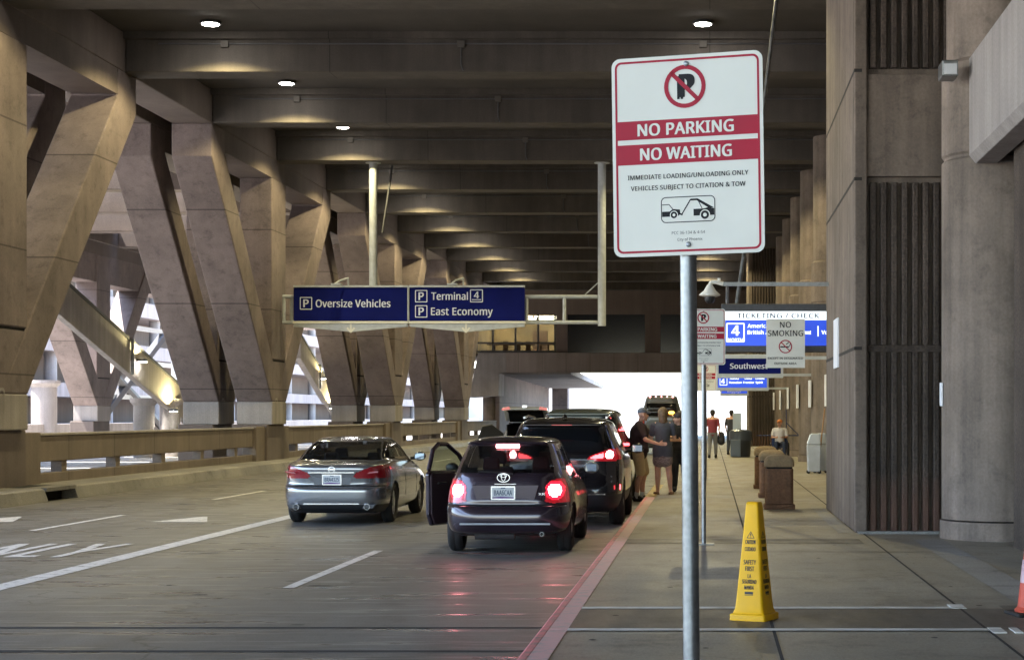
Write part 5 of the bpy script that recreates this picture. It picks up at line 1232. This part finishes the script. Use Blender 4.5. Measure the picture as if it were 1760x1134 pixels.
face(t, hc_, fdir, 1.08)
blob('shirt', [c_((0,0,.93*S),(.02,0,1.3*S),.19,.195), e_((.01,0,1.0*S),(.20,.21,.16)), e_((.03,0,1.34*S),(.175,.235,.175)), c_((.02,-.18,shz-.02),(.02,.18,shz-.02),.09), c_(shR, shR.lerp(elR,.75), .078,.072), c_(shL, shL.lerp(elL,.75), .078,.072)], plain('maroon_black_cotton', (.05,.03,.04), .85, noise=.2), t, .014)
blob('shorts', [e_((0,0,.95*S),(.185,.195,.14))]+[c_((h_.x,h_.y,.92*S), k_+Vector((0,0,.05)), .125,.105) for h_, k_ in ((hr,knR),(hl,knL))], plain('brightened_khaki_cotton', (.74,.58,.34), .8, noise=.1), t, .014)  # khaki lightened to stand in for the glow of light on the shorts
blob('cap', [e_(hc_+Vector((-.012,0,.055)),(.10,.098,.085)), c_(hc_+fdir*.07+Vector((0,0,.05)), hc_+fdir*.15+Vector((0,0,.035)), .03,.028)], plain('grey_blue_cap', (.14,.16,.20), .8), t, .009, 3)
for a_ in (anR, anL):
    blob('sock', [c_((a_.x,a_.y,.07),(a_.x,a_.y,.17),.052,.05)], plain('white_sock', (.7,.7,.7), .9), t, .01, 2)
    shoe(t, a_, X_, plain('black_trainer', (.02,.02,.022), .6))
# woman from behind
t = thing('person', 'woman with shoulder-length hair in a grey dress, her back to the camera', 'person', (-.94,36.0,SW))
S = .985
B = [e_((0,0,.97*S),(.165,.13,.15)), c_((0,0,1.0*S),(0,0,1.28*S),.13,.14), e_((0,.0,1.31*S),(.17,.12,.15)), c_((-.14,0,1.40*S),(.14,0,1.40*S),.06), c_((0,.0,1.38*S),(0,.02,1.52*S),.052,.048)]
kL, aL, kR, aR = Vector((-.10,.02,.49*S)), Vector((-.10,.0,.09)), Vector((.12,.0,.49*S)), Vector((.155,-.03,.09))
for h_, k_, a_ in ((-.085,kL,aL),(.085,kR,aR)):
    B += [c_((h_,0,.92*S),k_,.092,.062), c_(k_, (k_+a_)/2+Vector((0,-.02,.06)), .06,.061), c_((k_+a_)/2+Vector((0,-.02,.06)), a_, .06,.037), c_(a_,(a_.x,a_.y,.045),.038,.038), c_((a_.x,a_.y-.02,.04),(a_.x+(-.05 if a_.x<0 else .03),a_.y+.10,.03),.036,.03)]
sL, eL, wL = Vector((-.19,0,1.39*S)), Vector((-.235,.06,1.12*S)), Vector((-.27,.27,1.16*S))
sR, eR, wR = Vector((.19,0,1.39*S)), Vector((.235,.08,1.14*S)), Vector((.12,.26,1.16*S))
for a, b_, w_ in ((sL,eL,wL),(sR,eR,wR)): B += [c_(a,b_,.05,.04), c_(b_,w_,.04,.027)]
B += hand(wL, (-.3,1,.1), (0,0,1), .3, .92) + hand(wR, (-.3,1,.1), (0,0,1), .3, .92)
hw = Vector((.0,.02,1.62*S)); fw = Vector((-.35,.94,0)).normalized(); B += head(hw, fw, 1.0)
blob('body', B, skinL, t, .011); face(t, hw, fw, 1.0)
blob('dress', [e_((0,0,.97*S),(.19,.155,.18)), c_((0,0,1.0*S),(0,0,1.28*S),.15,.15), e_((0,0,1.31*S),(.18,.14,.165)), c_((-.13,0,1.385*S),(.13,0,1.385*S),.07), c_((0,0,1.44*S),(-.14,0,1.39*S),.06,.065), c_((0,0,1.44*S),(.14,0,1.39*S),.06,.065), c_((-.075,0,.92*S),(-.075,0,.74*S),.135,.125), c_((.075,0,.92*S),(.075,0,.74*S),.135,.125), c_(sL, sL.lerp(eL,.6), .07,.066), c_(sR, sR.lerp(eR,.6), .07,.066)], plain('charcoal_grey_jersey', (.085,.092,.115), .85, noise=.15), t, .014)
M['print'] = plain('patterned_hem', (.32,.25,.24), .85, noise=.7, nscale=40)
blob('hem', [c_((-.075,0,.735*S),(-.075,0,.67*S),.128,.130), c_((.075,0,.735*S),(.075,0,.67*S),.128,.130), c_((0,0,.72*S),(0,0,.68*S),.125)], M['print'], t, .012, 3)
blob('hair', [e_(hw+Vector((0,-.015,.035)),(.102,.105,.108)), c_(hw+Vector((0,-.045,0)), hw+Vector((.01,-.06,-.15)),.088,.065), c_(hw+Vector((-.04,-.04,-.05)), hw+Vector((-.05,-.05,-.19)),.045,.028), c_(hw+Vector((.045,-.04,-.05)), hw+Vector((.075,-.05,-.22)),.045,.028), c_(hw+Vector((.0,-.06,-.1)), hw+Vector((.02,-.07,-.23)),.05,.028)], plain('light_brown_hair', (.20,.13,.07), .55, noise=.5, nscale=30), t, .011, 3)
for a_ in (aL, aR): blob('sandal', [c_((a_.x,a_.y-.06,.015),(a_.x+(-.05 if a_.x<0 else .03),a_.y+.13,.015),.042,.042)], plain('tan_sandal', (.22,.12,.07), .6), t, .009, 2)
# third person
t = thing('person', 'dark-haired woman in black top and trousers standing behind the woman in grey', 'person', (-.62,37.3,SW))
S = .93
B = [e_((0,0,.97*S),(.16,.14,.15)), c_((0,0,1.0*S),(0,0,1.28*S),.13,.14), e_((0,.0,1.31*S),(.165,.125,.15)), c_((-.14,0,1.40*S),(.14,0,1.40*S),.06), c_((0,.0,1.38*S),(-.02,-.01,1.52*S),.052,.048)]
ak = []
for h_ in (-.09,.09):
    k_ = Vector((h_*1.1,-.02,.49*S)); a_ = Vector((h_*1.2,.0,.09)); ak.append(a_)
    B += [c_((h_,0,.92*S),k_,.09,.06), c_(k_, a_, .058,.038), c_(a_,(a_.x,a_.y,.045),.04,.038), c_((a_.x,a_.y,.04),(a_.x,a_.y-.12,.03),.036,.03)]
for sx in (-1, 1):
    a = Vector((sx*.19,0,1.39*S)); b_ = Vector((sx*.25,-.06,1.12*S)); w_ = Vector((sx*.10-.06,-.22,1.14*S)); B += [c_(a,b_,.05,.04), c_(b_,w_,.04,.027)]+hand(w_, (-sx*.8,-.5,.0), (0,0,1), .35, .9)
hw = Vector((-.03,-.01,1.63*S)); fw = Vector((-.95,-.3,0)); B += head(hw, fw, 1.0)
blob('body', B, skinL, t, .011); face(t, hw, fw, 1.0)
blob('top', [e_((0,0,.97*S),(.185,.165,.15)), c_((0,0,1.0*S),(0,0,1.28*S),.155,.16), e_((0,0,1.31*S),(.19,.15,.165)), c_((-.15,0,1.40*S),(.15,0,1.40*S),.075)]+[c_((sx*.19,0,1.39*S),(sx*.235,-.04,1.2*S),.07,.062) for sx in (-1,1)], plain('black_top', (.016,.016,.02), .8), t, .014)
blob('trousers', [e_((0,0,.93*S),(.175,.155,.13))]+[q for a_ in ak for q in (c_((a_.x*.85,0,.9*S),(a_.x*.93,-.02,.49*S),.11,.08), c_((a_.x*.93,-.02,.49*S),(a_.x,a_.y,.14),.08,.062))], plain('dark_grey_trousers', (.03,.032,.04), .85), t, .013)
blob('hair', [e_(hw+Vector((.02,.01,.035)),(.105,.10,.105)), e_(hw+Vector((.10,.04,.06)),(.06,.06,.06)), c_(hw+Vector((.03,.03,0)), hw+Vector((.03,.03,-.1)),.075,.06)], plain('dark_brown_hair', (.03,.018,.012), .55, noise=.3), t, .011, 3)
for a_ in ak: shoe(t, a_, -Y_, plain('dark_flat_shoe', (.02,.02,.025), .6), .25)
# walker in red far off
def walker(lab, loc, shirt, trou, face_dir, hairc, stride=.2, S=1.0):
    t = thing('person', lab, 'person', loc); f = Vector(face_dir).normalized(); r = Vector((f.y,-f.x,0))
    def P(a, b_, z): return f*a+r*b_+Vector((0,0,z*S))
    B = [e_(P(0,0,.97),(.16,.16,.15)), c_(P(0,0,1.0),P(0,0,1.3),.14,.155), e_(P(0,0,1.34),(.18,.18,.16)), c_(P(0,-.16,1.42),P(0,.16,1.42),.065), c_(P(0,0,1.42),P(0,0,1.55),.056,.05)]
    fe = []
    for sx in (-1, 1):
        k_ = P(sx*stride*.5+.04, sx*.1, .5); a_ = P(sx*stride-.02, sx*.1, .09); fe.append(a_); B += [c_(P(0,sx*.09,.93),k_,.09,.06), c_(k_,a_,.058,.04), c_(a_, a_+f*.12-Vector((0,0,.05)), .038,.03)]
        e1 = P(-sx*.05, sx*.25, 1.15); w_ = P(-sx*.12+.08, sx*.24, .93); B += [c_(P(0,sx*.2,1.41),e1,.052,.042), c_(e1,w_,.042,.028)]+hand(w_, (f.x*.2,f.y*.2,-1), tuple(f), .3, .95)
    h_ = P(.02,0,1.645); B += head(h_, f, 1.1); B += [c_(P(0,0,1.42),P(.01,0,1.58),.065,.06)]
    blob('body', B, skinL, t, .014); face(t, h_, f, 1.0)
    blob('shirt', [c_(P(0,0,.96),P(0,0,1.3),.175,.185), e_(P(0,0,1.32),(.19,.19,.17)), c_(P(0,-.14,1.385),P(0,.14,1.385),.075), c_(P(0,0,1.47),P(0,.15,1.40),.055,.065), c_(P(0,0,1.47),P(0,-.15,1.40),.055,.065)]+[c_(P(0,sx*.18,1.385),P(-sx*.03,sx*.23,1.2),.068,.062) for sx in (-1,1)], shirt, t, .016)
    blob('trousers', [e_(P(0,0,.93),(.17,.17,.13))]+[q for sx, a_ in zip((-1,1), fe) for q in (c_(P(0,sx*.09,.9), P(sx*stride*.5+.04, sx*.1, .5),.11,.08), c_(P(sx*stride*.5+.04, sx*.1, .5), a_+Vector((0,0,.06)),.08,.06))], trou, t, .015)
    blob('hair', [e_(h_+Vector((0,0,.04))-f*.015,(.1,.1,.095)), c_(h_-f*.05, h_-f*.05-Vector((0,0,.07)),.07,.05)], hairc, t, .012, 3)
    for a_ in fe: shoe(t, a_, f, M['rubber'])
    return t
M['hairdk'] = plain('dark_hair', (.025,.018,.014), .6)
walker('person in a red shirt walking away beyond the sign posts, carrying a dark bag', (.10,66,SW), plain('dull_red_shirt', (.30,.05,.07), .8), plain('grey_trousers', (.24,.23,.23), .85), (.1,1,0), M['hairdk'])
o = blob('shoulder_bag', [c_((.42,66.05,.75),(.42,66.1,1.0),.14,.12), c_((.36,66.05,1.05),(.30,66.05,1.2),.02)], plain('dark_bag', (.02,.02,.025), .7), None, .016); tag(o, 'dark bag hanging beside the walker in red', 'bag')
walker('dark-clothed person far off beside the dark litter bin', (.86,72,SW), plain('charcoal_jacket', (.05,.05,.06), .85), plain('dark_jeans', (.04,.045,.06), .85), (.2,1,0), M['hairdk'], .15)
# wheelchair and the person sitting in it
wx, wy = 2.42, 62.5
t = thing('wheelchair', 'dark blue wheelchair with a raised pole parked by the round columns', 'wheelchair', (wx,wy,SW))
for sx in (-1, 1):
    w_ = MB().lathe([(.28,-.014),(.305,-.02),(.31,0),(.305,.02),(.28,.014),(.28,-.014)],(sx*.31,.1,.31),32,axis='x').build('wheel', M['rubber'], t, local=True, smooth=True)
    m = MB()
    for k in range(8): m.tube((sx*.31,.1,.31),(sx*.31,.1+.29*math.cos(k*PI/4),.31+.29*math.sin(k*PI/4)),.006,.006,5)
    m.build('spokes', M['chrome'], w_, local=True)
    MB().lathe([(.06,-.015),(.09,-.02),(.09,.02),(.06,.015)],(sx*.22,-.38,.09),18,axis='x').build('caster', M['rubber'], t, local=True)
m = MB()
for sx in (-1, 1): m.path([(sx*.24,.35,.92),(sx*.24,.2,.9),(sx*.24,.18,.45),(sx*.24,-.3,.45),(sx*.24,-.42,.12)],.016,8); m.path([(sx*.26,.18,.68),(sx*.26,-.15,.68),(sx*.26,-.2,.45)],.016,8)
m.tube((-.24,.2,.3),(.24,.2,.5),.012); m.tube((-.24,.1,.5),(.24,.1,.3),.012); m.tube((-.8,.2,.86),(.8,.2,.86),.022); m.tube((.24,.22,.4),(.24,.22,1.75),.014); m.tube((.24,.22,1.3),(.75,.3,.8),.014)
m.build('frame', plain('dark_blue_frame', (.02,.035,.10), .4, .3), t, local=True, smooth='auto')
MB().box(-.23,.23,-.28,.2,.44,.49).build('seat', plain('navy_vinyl', (.015,.025,.07), .5), t, local=True, bevel=.015); MB().box(-.23,.23,.18,.22,.5,.95).build('backrest', plain('navy_vinyl_back', (.02,.05,.16), .5), t, local=True, bevel=.015)
for sx in (-1, 1): MB().box(sx*.16-.07,sx*.16+.07,-.52,-.38,.09,.11).build('footrest', M['dgrey'], t, local=True)
t = thing('person', 'seated person in a pale top and orange cap resting in the wheelchair', 'person', (wx,wy,SW))
B = [e_((0,.02,.60),(.17,.15,.13)), c_((0,.04,.62),(0,.05,.95),.14,.15), e_((0,.04,1.0),(.18,.13,.14)), c_((-.15,.04,1.06),(.15,.04,1.06),.06), c_((0,.03,1.06),(0,.0,1.18),.05)]
for sx in (-1, 1):
    B += [c_((sx*.1,0,.57),(sx*.14,-.42,.58),.085,.062), c_((sx*.14,-.42,.58),(sx*.15,-.45,.18),.058,.04), c_((sx*.15,-.45,.15),(sx*.15,-.57,.14),.036,.03), c_((sx*.2,.04,1.05),(sx*.26,-.02,.80),.05,.04), c_((sx*.26,-.02,.80),(sx*.12,-.24,.80),.04,.028)]+hand((sx*.12,-.24,.80),(-sx*.5,-1,0),(0,0,1),.4,.95)
hs = Vector((0,-.02,1.29)); fs_ = Vector((-.5,-.87,0)); B += head(hs, fs_, 1.0)
blob('body', B, M['skin'], t, .013); face(t, hs, fs_, 1.0)
blob('top', [c_((0,.04,.62),(0,.05,.95),.165,.175), e_((0,.04,1.0),(.2,.15,.155)), c_((-.16,.04,1.06),(.16,.04,1.06),.075)]+[c_((sx*.2,.04,1.05),(sx*.24,.0,.88),.07,.062) for sx in (-1,1)], plain('pale_top', (.55,.52,.52), .85), t, .015)
blob('trousers', [e_((0,.02,.58),(.185,.165,.11))]+[q for sx in (-1,1) for q in (c_((sx*.1,0,.57),(sx*.14,-.42,.58),.1,.078), c_((sx*.14,-.42,.58),(sx*.15,-.45,.22),.075,.058))], plain('navy_trousers', (.02,.03,.06), .85), t, .014)
blob('cap', [e_(hs+Vector((0,.01,.055)),(.1,.1,.08)), c_(hs+fs_*.07+Vector((0,0,.05)), hs+fs_*.14+Vector((0,0,.03)),.03,.026)], plain('orange_cap', (.5,.17,.05), .8), t, .01, 3)
for sx in (-1, 1): blob('shoe', [c_((sx*.15,-.42,.15),(sx*.15,-.58,.145),.05,.04)], M['rubber'], t, .01, 2)
